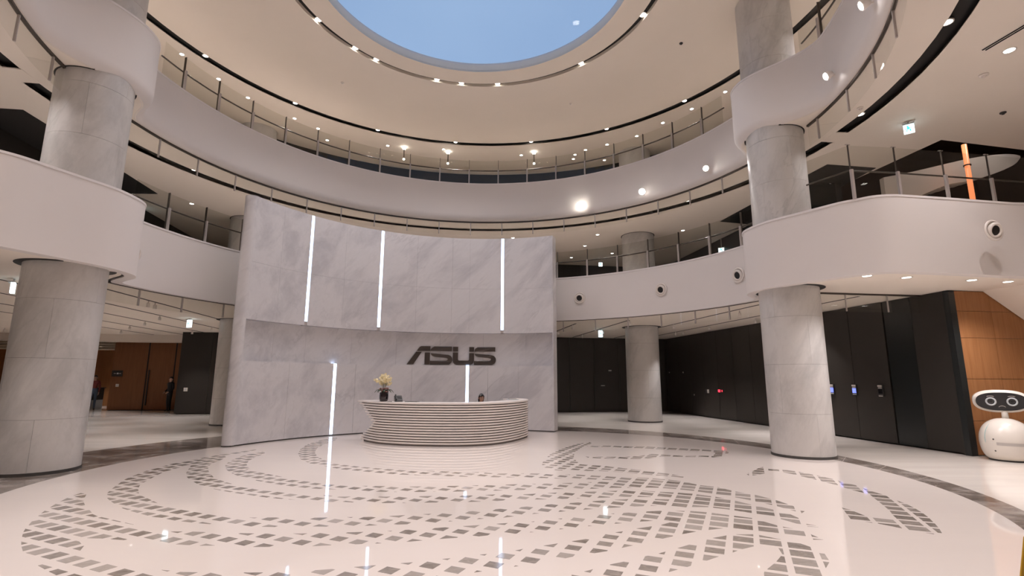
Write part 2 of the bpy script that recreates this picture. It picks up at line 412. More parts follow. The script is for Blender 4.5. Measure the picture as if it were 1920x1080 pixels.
# outlines of the inlaid bands (metres on the floor) and the square grid of the inlay
SOLID = [[(-6.16,7.78),(-5.86,7.35),(-5.68,7.13),(-5.47,6.92),(-5.19,6.66),(-5.06,6.52),(-4.83,6.41),(-4.63,6.31),(-4.38,6.18),(-4.12,6.06),(-3.87,5.94),(-3.69,5.87),(-3.49,5.88),(-3.25,5.85),(-3.07,5.84),(-2.86,5.82),(-2.67,5.81),(-2.51,5.81),(-2.3,5.82),(-2.11,5.83),(-1.93,5.85),(-1.84,5.86),(-1.62,5.88),(-1.37,5.92),(-1.03,5.99),(-0.69,6.08),(-0.37,6.16),(-0.03,6.25),(0.06,6.23),(0.22,6.3),(0.46,6.41),(0.59,6.44),(0.78,6.53),(0.94,6.56),(1.14,6.65),(1.4,6.71),(1.6,6.76),(1.73,6.79),(1.93,6.83),(2.17,6.82),(2.28,6.82),(2.46,6.76),(2.69,6.62),(2.92,6.49),(2.94,6.41),(3.05,6.18),(3.17,6.05),(3.23,5.95),(3.13,5.75),(3.04,5.81),(2.91,5.88),(2.7,5.98),(2.53,6.04),(2.4,6.07),(2.24,6.03),(2.05,5.95),(1.85,5.85),(1.74,5.78),(1.23,5.47),(0.95,5.3),(0.61,5.15),(0.39,5.02),(0.23,4.96),(0.05,4.88),(-0.27,4.75),(-0.59,4.61),(-0.9,4.48),(-1.33,4.34),(-2.18,4.28),(-2.63,4.27),(-2.83,4.31),(-3.2,4.38),(-3.53,4.5),(-3.79,4.61),(-3.96,4.71),(-4.2,4.86),(-4.36,4.99),(-4.51,5.09),(-4.72,5.26),(-4.89,5.43),(-5.05,5.6),(-5.3,5.89),(-5.54,6.24),(-5.8,6.67),(-5.99,7.05),(-6.15,7.44),(-6.22,7.79)],
 [(0.51,4.68),(0.76,4.84),(0.87,4.92),(1.01,4.99),(1.23,5.13),(1.39,5.21),(1.51,5.29),(1.71,5.43),(1.76,5.47),(1.88,5.54),(2.1,5.7),(2.32,5.81),(2.45,5.85),(2.62,5.85),(2.67,5.82),(2.82,5.67),(2.91,5.6),(2.99,5.48),(2.99,5.37),(3.02,5.26),(2.96,5.09),(2.91,5),(2.78,4.84),(2.66,4.68),(2.48,4.43),(1.77,4.24),(1.07,4.23),(0.48,4.41)],
 [(-6.42,9.08),(-6.51,9.46),(-6.51,9.77),(-6.55,10.11),(-6.53,10.43),(-6.47,10.67),(-6.41,10.91),(-6.34,11.18),(-6.32,11.47),(-6.15,11.7),(-6.06,12.08),(-5.97,12.32),(-5.88,12.18),(-5.95,11.89),(-6.05,11.5),(-6.09,11.06),(-5.83,10.33),(-6,10.44),(-6.13,10.22),(-6.15,10.12),(-6.16,9.9),(-6.14,9.6),(-6.13,9.36),(-6.01,8.97),(-5.9,8.64),(-5.77,8.3),(-5.63,8.06),(-5.43,7.79),(-5.27,7.59),(-5,7.38),(-4.54,7),(-4.38,6.91),(-4.23,6.83),(-3.94,6.7),(-3.75,6.59),(-3.52,6.52),(-3.31,6.46),(-3.1,6.44),(-2.82,6.45),(-2.53,6.44),(-2.25,6.45),(-2.04,6.47),(-1.74,6.48),(-1.52,6.52),(-1.23,6.59),(-1.05,6.63),(-0.88,6.66),(-0.71,6.7),(-0.5,6.77),(-0.38,6.8),(-0.15,6.89),(-0.03,6.93),(0.16,6.99),(0.31,7.07),(0.54,7.14),(0.64,7.17),(0.86,7.23),(0.97,7.27),(1.27,7.37),(1.49,7.43),(1.79,7.47),(2,7.46),(2.25,7.43),(2.15,7.09),(2,7.08),(1.86,7.08),(1.76,7.06),(1.47,7.02),(1.36,6.98),(1.13,6.93),(0.97,6.88),(0.79,6.83),(0.61,6.77),(0.3,6.66),(0.12,6.59),(-0.08,6.48),(-0.38,6.42),(-0.63,6.33),(-0.72,6.31),(-0.97,6.23),(-1.22,6.18),(-1.46,6.16),(-1.62,6.12),(-1.91,6.1),(-1.99,6.07),(-2.2,6.09),(-2.4,6.06),(-2.58,6.05),(-2.77,6.07),(-3.01,6.07),(-3.16,6.12),(-3.34,6.14),(-3.59,6.2),(-3.85,6.28),(-4,6.33),(-4.15,6.42),(-4.32,6.47),(-4.54,6.6),(-4.78,6.74),(-4.99,6.88),(-5.17,7.03),(-5.41,7.24),(-5.58,7.4),(-5.83,7.72),(-6.04,8.12),(-6.33,8.73)],
 [(-6.16,10.22),(-5.87,9.65),(-5.67,9.26),(-5.42,8.89),(-5.06,8.5),(-4.74,8.2),(-4.96,8.43),(-4.48,8.02),(-4.12,7.81),(-3.69,7.6),(-3.43,7.48),(-3.05,7.36),(-2.75,7.28),(-2.41,7.23),(-2.3,7.25),(-2,7.18),(-1.71,7.18),(-1.35,7.19),(-1.14,7.21),(-0.83,7.24),(-0.56,7.26),(-0.23,7.31),(0.01,7.39),(0.2,7.41),(0.53,7.43),(0.73,7.46),(0.98,7.49),(1.12,7.51),(1.43,7.56),(1.61,7.59),(1.99,7.58),(2.24,7.55),(2.39,7.85),(2.14,7.94),(1.89,8.02),(1.58,7.98),(1.27,7.93),(0.96,7.88),(0.56,7.82),(0.14,7.71),(0.01,7.74),(-0.31,7.69),(-0.41,7.66),(-0.73,7.62),(-1.22,7.59),(-1.44,7.56),(-1.77,7.54),(-2.15,7.57),(-2.39,7.52),(-2.66,7.63),(-2.88,7.69),(-3.1,7.77),(-3.31,7.83),(-3.6,7.87),(-3.84,7.99),(-4.23,8.28),(-4.47,8.44),(-4.8,8.72),(-5.15,9.09),(-5.07,9.02),(-5.41,9.48),(-5.68,9.93),(-5.83,10.33),(-5.87,10.68),(-5.96,11.07),(-6.19,11.24)],
 [(2.34,7.88),(2.52,7.86),(2.69,7.77),(2.91,7.6),(3.09,7.37),(3.24,7.09),(3.37,6.89),(3.38,6.75),(3.46,6.69),(3.47,6.5),(3.42,6.39),(3.35,6.21),(3.28,6.32),(3.23,6.45),(3.23,6.59),(3.01,6.73),(2.81,6.89),(2.58,7.02),(2.39,7.03),(2.23,7),(2.09,7.07),(2.23,7.53)],
 [(-5.63,12.04),(-5.71,11.69),(-5.73,11.16),(-5.61,10.52),(-5.44,10.07),(-5.17,9.63),(-4.79,9.18),(-4.49,8.89),(-4.18,8.68),(-4.47,8.89),(-4.06,8.6),(-3.65,8.35),(-3.19,8.13),(-2.9,8.04),(-2.54,7.99),(-2.23,7.92),(-1.86,7.85),(-1.34,7.86),(-0.98,7.88),(-0.47,7.94),(0.01,8),(0.46,8.06),(0.84,8.11),(1.21,8.12),(1.53,8.19),(1.99,8.21),(2.22,8.22),(2.49,8.12),(2.74,7.98),(2.94,7.82),(3.14,7.62),(3.32,7.39),(3.49,7.13),(3.61,6.81),(3.63,6.71),(3.75,6.65),(3.72,6.89),(3.73,7.05),(3.67,7.41),(3.53,7.74),(3.34,7.95),(3.2,8.26),(2.98,8.39),(2.82,8.66),(2.69,8.8),(2.48,8.91),(2.14,8.83),(1.75,8.7),(1.29,8.6),(0.8,8.52),(0.32,8.45),(0.01,8.42),(-0.26,8.34),(-0.65,8.32),(-1.1,8.26),(-1.56,8.23),(-2.17,8.26),(-2.63,8.27),(-3.04,8.43),(-3.39,8.64),(-3.76,8.89),(-4.21,9.21),(-4.49,9.4),(-4.84,9.67),(-4.75,9.67),(-5.09,10.18),(-5.27,10.62),(-5.38,11.14),(-5.43,11.62)],
 [(-4.97,14.95),(-5.1,13.97),(-5.11,13.21),(-4.94,12.34),(-4.68,11.59),(-4.32,10.84),(-3.9,10.31),(-3.33,9.88),(-2.82,9.46),(-2.28,9.28),(-1.75,9.2),(-1.39,9.14),(-1.05,9.08),(-0.54,9.02),(-0.2,9),(0.34,8.98),(0.67,8.93),(1.16,8.87),(1.48,8.82),(1.8,8.77),(2.12,8.69),(2.48,8.86),(2.34,8.96),(1.95,9.06),(1.54,9.14),(1.21,9.23),(0.87,9.28),(0.41,9.36),(-0.21,9.32),(-0.56,9.44),(-1.19,9.52),(-1.64,9.58),(-2.11,9.69),(-2.61,9.87),(-3.04,10.07),(-3.37,10.25),(-3.8,10.74),(-4.13,11.22),(-4.42,11.86),(-4.63,12.58),(-4.72,13.39),(-4.72,14.23)],
 [(2.09,13.88),(1.64,13.4),(1.22,12.57),(0.87,11.7),(0.65,10.77),(0.59,10.29),(0.62,9.89),(0.81,9.68),(1.1,9.63),(1.36,9.61),(1.58,9.63),(1.9,9.54),(2.14,9.42),(2.37,9.3),(2.55,9.2),(2.76,9.12),(3.04,8.98),(2.82,9.32),(2.61,9.5),(2.38,9.71),(2.17,9.85),(1.95,10.03),(1.71,10.22),(1.42,10.34),(1.32,10.62),(1.31,11.14),(1.44,12.02),(1.8,13.07),(2.08,13.6)],
 [(1.87,13.1),(2.34,13.11),(2.92,13.05),(3.43,12.97),(3.73,12.78),(4.17,12.63),(4.6,12.43),(4.87,12.3),(5.05,12.2),(4.87,11.86),(4.75,11.79),(4.54,11.42),(4.27,11.26),(4.68,12.06),(4.52,12.21),(4.07,12.33),(3.65,12.5),(3.34,12.65),(2.86,12.78),(2.3,12.89),(1.85,12.92)],
 [(1.59,11.37),(2.01,11.3),(2.47,11.31),(2.79,11.45),(3.13,11.75),(3.28,11.76),(3.51,11.64),(3.8,11.53),(4.19,11.5),(4.43,11.51),(4.35,11.3),(4.12,11.31),(3.73,11.32),(3.43,11.39),(3.16,11.35),(2.96,11.14),(2.69,11.04),(2.38,11.04),(2.02,11.05),(1.57,11.22)],
 [(3.96,9.2),(4.13,9.35),(4.43,9.7),(4.81,10.18),(4.8,10.02),(4.52,9.44),(4.21,9.24)],
 [(4.83,9.98),(5.01,9.88),(5.19,9.63),(5.32,9.3),(5.42,8.87),(5.36,8.65),(5.46,8.46),(5.43,8.29),(5.4,8.05),(5.42,7.85),(5.38,7.6),(5.34,7.45),(5.34,7.31),(5.3,7.12),(5.19,6.81),(5.08,6.56),(4.94,6.3),(4.84,6.12),(4.69,5.89),(4.58,5.87),(4.45,6.02),(4.4,6.09),(4.31,6.26),(4.22,6.3),(4.06,6.49),(4.2,6.8),(4.32,7.02),(4.36,6.96),(4.35,6.79),(4.35,6.62),(4.4,6.51),(4.57,6.43),(4.81,6.81),(5,7.25),(5.18,7.7),(5.21,7.88),(5.16,8.09),(5.14,8.4),(5.17,8.39),(5.09,8.87),(4.99,9.28),(4.87,9.62),(4.62,9.53)],
 [(3.66,6.61),(3.73,6.55),(3.71,6.32),(3.67,6.4)],
 [(3.47,6.36),(3.5,6.25),(3.45,5.94),(3.4,5.99),(3.37,6.16)],
 [(3.24,5.86),(3.26,5.7),(3.27,5.51),(3.19,5.56),(3.15,5.69)]]
HOLE = [[(-4.48,5.63),(-4.32,5.64),(-4.14,5.61),(-3.89,5.56),(-3.71,5.5),(-3.58,5.47),(-3.42,5.46),(-3.24,5.43),(-3.09,5.41),(-2.91,5.42),(-2.76,5.38),(-2.52,5.38),(-2.25,5.39),(-2.18,5.39),(-1.95,5.41),(-1.79,5.44),(-1.7,5.45),(-1.51,5.48),(-1.28,5.51),(-1.05,5.56),(-0.88,5.61),(-0.71,5.66),(-0.54,5.7),(-0.35,5.74),(-0.2,5.8),(-0.06,5.81),(0.13,5.87),(0.28,5.91),(0.42,5.99),(0.55,6.01),(0.66,6.05),(0.77,6.11),(0.98,6.16),(1.21,6.24),(1.32,6.27),(1.51,6.33),(1.74,6.38),(1.88,6.4),(1.92,6.35),(1.75,6.21),(1.63,6.15),(1.42,6.06),(1.25,5.95),(1,5.84),(0.84,5.69),(0.5,5.53),(0.14,5.36),(0.01,5.28),(-0.22,5.2),(-0.41,5.14),(-0.56,5.08),(-0.89,4.97),(-1.22,4.89),(-1.38,4.85),(-1.55,4.8),(-1.74,4.76),(-2.14,4.71),(-2.28,4.71),(-2.71,4.71),(-2.87,4.72),(-2.98,4.76),(-3.27,4.77),(-3.49,4.88),(-3.73,4.98),(-3.96,5.1),(-4.19,5.21),(-4.13,5.28),(-4.11,5.3),(-4.25,5.41),(-4.36,5.49)],
 [(1.34,4.74),(1.45,4.81),(1.52,4.84),(1.65,4.94),(1.75,5),(1.94,5.14),(2.04,5.19),(2.13,5.26),(2.27,5.36),(2.45,5.46),(2.56,5.47),(2.65,5.41),(2.66,5.33),(2.59,5.21),(2.42,5),(2.21,4.78),(2.12,4.63),(1.89,4.33),(1.17,4.32)]]
def make_tiles(SOLID,HOLE,fix=(0,0)):
    G0=(-.725,4.895); e1=(.2335,-.1045); e2=(.1019,.2277)
    def inside(P,x,y):
        c=False;j=len(P)-1
        for i in range(len(P)):
            xi,yi=P[i];xj,yj=P[j]
            if (yi>y)!=(yj>y) and x<(xj-xi)*(y-yi)/(yj-yi)+xi: c=not c
            j=i
        return c
    bbs=[(min(p[0] for p in P)-.01,max(p[0] for p in P)+.01,min(p[1] for p in P)-.01,max(p[1] for p in P)+.01) for P in SOLID]
    def f(x,y):
        for h in HOLE:
            if inside(h,x,y): return False
        for P,b in zip(SOLID,bbs):
            if b[0]<x<b[1] and b[2]<y<b[3] and inside(P,x,y): return True
        return False
    def cross(a,b):
        # a inside, b outside
        for _ in range(7):
            m=((a[0]+b[0])/2,(a[1]+b[1])/2)
            if f(*m): a=m
            else: b=m
        return a
    out=[]
    for i in range(-32,34):
        for j in range(-18,56):
            cx=G0[0]+i*e1[0]+j*e2[0]; cy=G0[1]+i*e1[1]+j*e2[1]
            if cy<2.6 or cy>17 or (cx+.95)**2+(cy-10.5)**2>62: continue
            s=.145 if cx<1 else min(.2,.145+(cx-1)*.035)
            if cx<-3: s=.145+min(.03,(-3-cx)*.015)
            ux,uy=.9127*s/2,-.4086*s/2; vx,vy=.4086*s/2*.92,.9127*s/2*.92
            cs=[(cx-ux-vx,cy-uy-vy),(cx+ux-vx,cy+uy-vy),(cx+ux+vx,cy+uy+vy),(cx-ux+vx,cy-uy+vy)]
            ring=[]
            N=5
            for k in range(4):
                a,b=cs[k],cs[(k+1)%4]
                for t in range(N): ring.append((a[0]+(b[0]-a[0])*t/N,a[1]+(b[1]-a[1])*t/N,t==0))
            ins=[f(p[0],p[1]) for p in ring]
            if not any(ins): continue
            n=len(ring)
            if all(ins): out.append(cs); continue
            runs=[];start=next(k for k in range(n) if ins[k] and not ins[k-1])
            k=start
            while k<start+n:
                if ins[k%n]:
                    run=[cross(ring[k%n][:2],ring[(k-1)%n][:2])]
                    first=True
                    while ins[k%n]:
                        if ring[k%n][2]: run.append(ring[k%n][:2])
                        last=ring[k%n]; k+=1
                    run.append(cross(last[:2],ring[k%n][:2]))
                    runs.append(run)
                else: k+=1
            if len(runs)==2 and f(cx,cy): runs=[runs[0]+runs[1]]
            for r in runs:
                q=[r[0]]
                for p in r[1:]:
                    if abs(p[0]-q[-1][0])+abs(p[1]-q[-1][1])>.004: q.append(p)
                if len(q)>2 and abs(q[0][0]-q[-1][0])+abs(q[0][1]-q[-1][1])<.004: q.pop()
                if len(q)>=3:
                    A=abs(sum(q[k][0]*q[(k+1)%len(q)][1]-q[(k+1)%len(q)][0]*q[k][1] for k in range(len(q))))/2
                    if A>.0004: out.append(q)
    return out

tiles = make_tiles(SOLID, HOLE)
def screen_size(q):
    x = sum(p[0] for p in q) / len(q); y = sum(p[1] for p in q) / len(q)
    A = abs(sum(q[k][0] * q[(k + 1) % len(q)][1] - q[(k + 1) % len(q)][0] * q[k][1] for k in range(len(q)))) / 2
    return A / (x * x + y * y) ** 1.5
tiles.sort(key=screen_size, reverse=True)
for q in tiles[:300]: MB().prism(q, -.02, .0016).ob('tile', 'tile', fl)
mb = MB()
for q in tiles[300:]: mb.prism(q, -.02, .0016)
tag(mb.ob('small_tiles', 'tile2', fl), kind='stuff')

# ------------------------------------------------------------------ galleries: soffit, slab, curved white fascia with pale coping
def gallery(name, path, z0, z1, closed):
    p = path + [path[0]] if closed else path
    if closed:   # soft rounded lower edge
        prof = [(.2, z1 - .03), (0, z1 - .03), (0, z0 + .9), (0, z0 + .24), (.012, z0 + .15), (.05, z0 + .075), (.11, z0 + .025), (.19, z0 - .004), (.2, z0 + .05), (.2, z1 - .03)]
        rows = [offset(p, o) for o, z in prof]; n = len(p); vs = []; fs = []
        for (o, z), row in zip(prof, rows): vs += [(*q, z) for q in row]
        for i in range(len(prof) - 1):
            for k in range(n - 1): fs.append((i * n + k, (i + 1) * n + k, (i + 1) * n + k + 1, i * n + k + 1))
        f = meshob(name, vs, fs, 'fascia')
    else:
        f = ribbon(MB(), p, offset(p, .2), z0 - .03, z1 - .03).ob(name, 'fascia')
    tag(f, kind='structure')
    for x in f.data.polygons: x.use_smooth = False
    ribbon(MB(), offset(p, -.012), offset(p, .215), z1 - .03, z1 + .012).ob('coping', 'coping', f)
    return f
fas2 = gallery('wall_lower_gallery', VOID2, Z2, 5.2, False)
fas3 = gallery('wall_upper_gallery', VOID3, Z3, 8.95, True)
for f in (fas2, fas3):
    f.data.polygons.foreach_set('use_smooth', [True] * len(f.data.polygons))
    e = f.modifiers.new('edges', 'EDGE_SPLIT'); e.split_angle = R(50)
P2 = offset(VOID2, .1) + [UV(U0, 8.05), UV(U0, V1), UV(U1, V1)]
c2 = flat('ceiling', P2, [], Z2, 'soffit'); tag(c2, kind='structure')
flat('upper_floor', P2, [], Z2 + 1.0, 'floor2', c2, down=False)
ribbon(MB(), offset(VOID2, .2), offset(VOID2, .245), Z2 - .004, Z2 + .01).ob('shadow_strip', 'core', c2)  # flat dark strip standing in for the shade line behind the lip
STAIR = [UV(12.15, 10.12), UV(20, 10.65), UV(20, 16.2), UV(11.95, 16.2)]
P3 = offset(VOID3 + [VOID3[0]], .16)[:-1]
c3 = flat('ceiling', circ(8.75), [P3], Z3, 'soffit'); tag(c3, kind='structure')
flat('soffit', RECT, [circ(9.05), STAIR], Z3, 'soffit', c3)
MB().arc(8.68, 9.12, 0, 360, Z3 + .12, Z3 + .14, 96, closed=True).ob('light_slot', 'black', c3)
for a0, a1 in ((4.2, 7.4), (188.6, 191.8)):
    MB().arc(8.73, 9.07, a0, a1, Z3 - .002, Z3 + .02, 3).ob('slot_bridge', 'soffit', c3)
flat('upper_floor', RECT, [P3, STAIR], Z3 + 1.0, 'floor2', c3, down=False)
# stairwell shaft and dark lobby soffits
sh = MB()
for i in range(4):
    a, b = STAIR[i], STAIR[(i + 1) % 4]
    sh.add([(*a, Z3 - .002), (*b, Z3 - .002), (*b, Z3 + 2.4), (*a, Z3 + 2.4)], [(0, 1, 2, 3)])
sh.add([(*p, Z3 + 2.4) for p in STAIR], [(0, 1, 2, 3)])
tag(sh.ob('wall_stairwell', 'brown'), kind='structure')
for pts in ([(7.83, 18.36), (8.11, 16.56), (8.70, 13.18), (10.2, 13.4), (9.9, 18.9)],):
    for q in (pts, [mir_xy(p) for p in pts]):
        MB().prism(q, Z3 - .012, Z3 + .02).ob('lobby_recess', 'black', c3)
# top ceiling with two ring slots and the round skylight opening
c4 = MB().arc(3.92, 4.56, 0, 360, Z4, Z4 + .12, 96, closed=True).ob('ceiling', 'ceil'); tag(c4, kind='structure')
MB().arc(4.73, 8.86, 0, 360, Z4, Z4 + .12, 96, closed=True).ob('ceiling_ring', 'ceil', c4)
flat('outer_ceiling', RECT, [circ(9.10)], Z4, 'ceil', c4)
MB().arc(4.5, 4.8, 0, 360, Z4 + .10, Z4 + .16, 96, closed=True).ob('light_slot', 'black', c4)
MB().arc(8.8, 9.2, 0, 360, Z4 + .10, Z4 + .16, 96, closed=True).ob('light_slot', 'black', c4)
MB().arc(3.86, 4.02, 0, 360, Z4 - .035, Z4 + .02, 96, closed=True).ob('skylight_lip', 'ceil', c4)
MB().arc(3.86, 3.99, 0, 360, Z4, Z4 + .2, 96, closed=True).ob('skylight_curb', 'ceil', c4)
w1 = MB().arc(3.86, 4.0, 0, 360, Z4 + .2, Z4 + .26, 96, closed=True).ob('window_1', 'trim'); tag(w1, kind='structure')
MB().prism(circ(3.9), Z4 + .22, Z4 + .24).ob('pane', 'pane', w1)
flat('roof', RECT, [circ(4.0)], Z4 + .30, 'wallp', c4)

# ------------------------------------------------------------------ walls
def wall(name, a, b, z0, z1, th, m):
    dx, dy = b[0] - a[0], b[1] - a[1]; l = math.hypot(dx, dy)
    o = MB().box(((a[0] + b[0]) / 2 - dy / l * th / 2, (a[1] + b[1]) / 2 + dx / l * th / 2, (z0 + z1) / 2), (l, th, z1 - z0), math.atan2(dy, dx)).ob(name, m)
    return tag(o, kind='structure')
wall('wall_front', UV(U1, V0), UV(U0, V0), 0, Z4, -.2, 'wallp')
wall('wall_left', UV(U0, V0), UV(U0, V1), 0, Z4, .2, 'wallp')
wall('wall_outer_back', UV(U0, V1), UV(U1, V1), 0, Z4, .2, 'wallp')
wall('wall_outer_right', UV(U1, V1), UV(U1, V0), 0, Z4, .2, 'wallp')
# right dark wall with wide panels, its face at u = 11.65
wr = wall('wall_right', UV(11.75, 25.4), UV(11.75, 10.14), 0, Z2, .2, 'core')
def uvbox(name, m, parent, u0, u1, v0, v1, z0, z1, bevel=0.):
    c = UV((u0 + u1) / 2, (v0 + v1) / 2)
    return MB().box((*c, (z0 + z1) / 2), (u1 - u0, v1 - v0, z1 - z0), R(8)).ob(name, m, parent, bevel=bevel)
vs_ = [10.08, 11.10, 11.90, 13.1, 14.3, 15.5, 16.7, 17.9, 19.1, 20.3, 21.5, 22.7, 23.9, 25.15]
for i in range(len(vs_) - 1):
    uvbox('panel', 'dark2' if i == 1 else 'dark', wr, 11.66 if i == 1 else 11.65, 11.76, vs_[i] + (.035 if i == 2 else .006), vs_[i + 1] - .006, .04, Z2 - .01)
wb = wall('wall_back', UV(-11.7, 25.3), UV(11.8, 25.3), 0, Z2, .2, 'core')
us_ = [-11.7, -10.42] + [-10.42 + 1.3 * k for k in range(1, 17)] + [11.64]
for i in range(len(us_) - 1):
    if us_[i] < -9 or us_[i] > 2: uvbox('panel', 'dark', wb, us_[i] + .006, us_[i + 1] - .006, 25.2, 25.32, .04, Z2 - .01)
uvbox('panel', 'dark', wb, -11.74, -11.64, 25.2, 28.4, .04, Z2 - .01)
# upper floors: dark walls behind the galleries
tag(uvbox('wall_lobby_right', 'dark', None, 11.65, 11.85, 13.0, 25.2, 4.7, Z3), kind='structure')
tag(uvbox('wall_lobby_front', 'dark2', None, 10.25, 11.65, 13.0, 13.1, 4.7, Z3), kind='structure')
tag(uvbox('wall_lobby_left', 'dark', None, -10.75, -10.55, 8.6, 25.2, 4.7, Z3), kind='structure')
tag(uvbox('wall_lobby_back', 'dark', None, -10.5, 11.8, 25.2, 25.4, 4.7, Z3), kind='structure')
tag(uvbox('wall_stair_back', 'brown', None, 11.85, 20, 15.6, 15.8, 4.7, 9.8), kind='structure')
tag(MB().arc(12.15, 12.3, 0, 360, 8.5, Z4 - .005, 96, closed=True).ob('wall_upper_corridor', 'dark'), kind='structure')
# wood wall beside the robot: face at v = 10.08
ww = wall('wall_wood', UV(11.80, 10.16), UV(20.5, 10.16), 0, Z2, .2, 'core')
zs_ = [.02, .75, 1.67, 2.60, 3.22, 3.69]
for i in range(9):
    for j in range(5): uvbox('panel', 'wood', ww, 11.78 + .94 * i + .004, 11.78 + .94 * (i + 1) - .004, 10.08, 10.18, zs_[j] + .004, zs_[j + 1] - .004)
uvbox('edge_trim', 'dark2', ww, 11.62, 11.78, 10.06, 10.2, .0, Z2 - .01)
# sloping underside of the stair
sx = [(12.55, 3.70), (15.6, 3.70), (15.6, 1.72)]
mb = MB(); A = [(*UV(u, 9.1), z) for u, z in sx]; B = [(*UV(u, 10.06), z) for u, z in sx]
mb.add(A + B, [(0, 1, 2), (5, 4, 3), (0, 3, 4, 1), (1, 4, 5, 2), (2, 5, 3, 0)])
tag(mb.ob('trim_stair_underside', 'soffit'), kind='structure')
# left far side: oak wall with tall door
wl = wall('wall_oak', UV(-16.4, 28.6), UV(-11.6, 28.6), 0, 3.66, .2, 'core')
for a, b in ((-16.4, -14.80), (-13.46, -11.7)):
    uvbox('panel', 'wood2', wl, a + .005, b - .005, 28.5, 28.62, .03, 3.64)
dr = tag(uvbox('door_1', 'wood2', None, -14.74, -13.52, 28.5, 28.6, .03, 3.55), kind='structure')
uvbox('door_frame', 'black', dr, -14.80, -14.745, 28.49, 28.6, .0, 3.64)
uvbox('door_frame', 'black', dr, -13.515, -13.46, 28.49, 28.6, .0, 3.64)
uvbox('door_frame', 'black', dr, -14.80, -13.46, 28.49, 28.6, 3.555, 3.61)
uvbox('handle', 'hole', dr, -14.66, -14.62, 28.42, 28.49, .25, 2.0)
tag(uvbox('trim_bulkhead', 'wallp', None, -22, -11.8, 27.2, 27.9, 3.35, Z2), kind='structure')
wo = tag(uvbox('wall_far_oak', 'wood', None, -25, -16.6, 33.0, 33.2, 0, Z2), kind='structure')
lv = tag(uvbox('trim_louver_frame', 'louver', None, -24, -16.8, 31.0, 31.05, 3.1, Z2), kind='structure')
for k in range(4): uvbox('slat', 'louver', lv, -24, -16.8, 30.7, 31.0, 3.12 + .14 * k, 3.16 + .14 * k)
tag(uvbox('wall_left_dark', 'dark', None, -13.0, -12.8, 4, 16, 0, Z2), kind='structure')
# door leaf in the back wall
d2 = tag(uvbox('door_2', 'dark', None, 7.75, 8.66, 25.17, 25.22, .05, 2.15), kind='structure')
uvbox('push_bar', 'steel', d2, 8.08, 8.28, 25.12, 25.15, 1.28, 1.32)
uvbox('closer', 'grey', d2, 8.5, 8.64, 25.1, 25.17, 2.02, 2.08)
# thin light slots in the lower ceiling
for u, v0, v1 in ((-7.88, 11.9, 25), (-9.4, 9.5, 25), (-10.9, 9, 27), (-12.45, 9, 27), (-14., 9, 28), (5.06, 18.6, 25), (6.62, 17.2, 25), (8.8, 11.4, 25), (10.35, 11.2, 25)):
    uvbox('light_slot', 'black', c2, u - .035, u + .035, v0, v1, Z2 - .006, Z2 + .02)

# ------------------------------------------------------------------ columns clad in curved marble panels
def column(key, label, seed):
    x, y, r = COLS[key]
    t = empty('column', label, 'column', (x, y, 0))
    MB().lathe([(r - .012, 0), (r - .012, Z4)], 40, Matrix.Translation((x, y, 0))).ob('core', 'core', t)
    MB().lathe([(r + .012, .0), (r + .012, .05), (r - .01, .055)], 40, Matrix.Translation((x, y, 0))).ob('base_ring', 'core', t)
    zs = [.05, .92, 1.97, 3.02, 4.07, 5.12, 6.17, 7.22, 8.27, 9.32, 10.37, Z4]
    for i in range(len(zs) - 1):
        o = seed * 31 + i * 60
        for k in range(3):
            m = MB().arc(r - .02, r, o + k * 120 + .12, o + (k + 1) * 120 - .12, zs[i] + .002, zs[i + 1] - .002, 14, (x, y)).ob('cladding_panel', 'column', t, smooth=True)
            e = m.modifiers.new('edges', 'EDGE_SPLIT'); e.split_angle = R(40)
    return t
column('R', 'marble clad column standing between the robot and the ring of grey floor tiles', 1)
column('L', 'thick marble clad column cut off by the left picture edge', 2)
column('BR', 'marble clad column in front of the dark back wall with the exit sign', 3)
column('BL', 'marble clad column half hidden behind the curved marble wall', 4)
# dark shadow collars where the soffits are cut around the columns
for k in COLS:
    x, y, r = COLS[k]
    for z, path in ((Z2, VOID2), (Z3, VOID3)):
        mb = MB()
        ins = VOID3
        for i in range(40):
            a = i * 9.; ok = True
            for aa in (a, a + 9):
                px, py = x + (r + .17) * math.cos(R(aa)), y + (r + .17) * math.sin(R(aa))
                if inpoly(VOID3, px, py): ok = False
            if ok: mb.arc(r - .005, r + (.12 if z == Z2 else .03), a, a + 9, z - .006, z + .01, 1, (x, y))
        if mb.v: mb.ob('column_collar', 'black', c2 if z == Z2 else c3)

# ------------------------------------------------------------------ curved marble feature wall with light strips
fw_ = empty('feature_wall', 'tall curved grey marble wall with glowing vertical strips behind the reception desk', 'wall', (*POL(6.3, 115), 0))
A0, A1, RW = 68.3, 161.6, 6.10
MB().arc(RW + .25, RW + .34, A0 + .15, A1 - 1.1, 0, 6.33, 60).ob('core', 'core', fw_)
def curved(name, m, a, b, z0, z1, ri, ro=RW + .26, bevel=0):
    n = max(2, round((b - a) / 1.6))
    o = MB().arc(ri, ro, a, b, z0, z1, n).ob(name, m, fw_, smooth=True)
    e = o.modifiers.new('edges', 'EDGE_SPLIT'); e.split_angle = R(30)
    return o
g = .035
def tier(cuts, z0, z1, ri):
    for a, b in cuts: curved('marble_panel', 'marble', a + g, b - g, z0 + .0015, z1 - .0015, ri)
S = .42   # half width of a light strip in degrees
up_c = [(A0, 84.1 - S), (84.1 + S, 94.5), (94.5, 100), (100, 111), (111, 122 - S), (122 + S, 133), (133, 143.4 - S), (143.4 + S, 152), (152, A1 - 1)]
g = .012
tier(up_c, 3.11, 4.60, RW); tier(up_c, 4.60, 6.35, RW)
tier([(A0, 77), (77, 90), (90, 103), (103, 116), (116, 129), (129, 142), (142, 151), (151, A1 - 1)], 2.06, 3.11, RW + .20)
g = .02
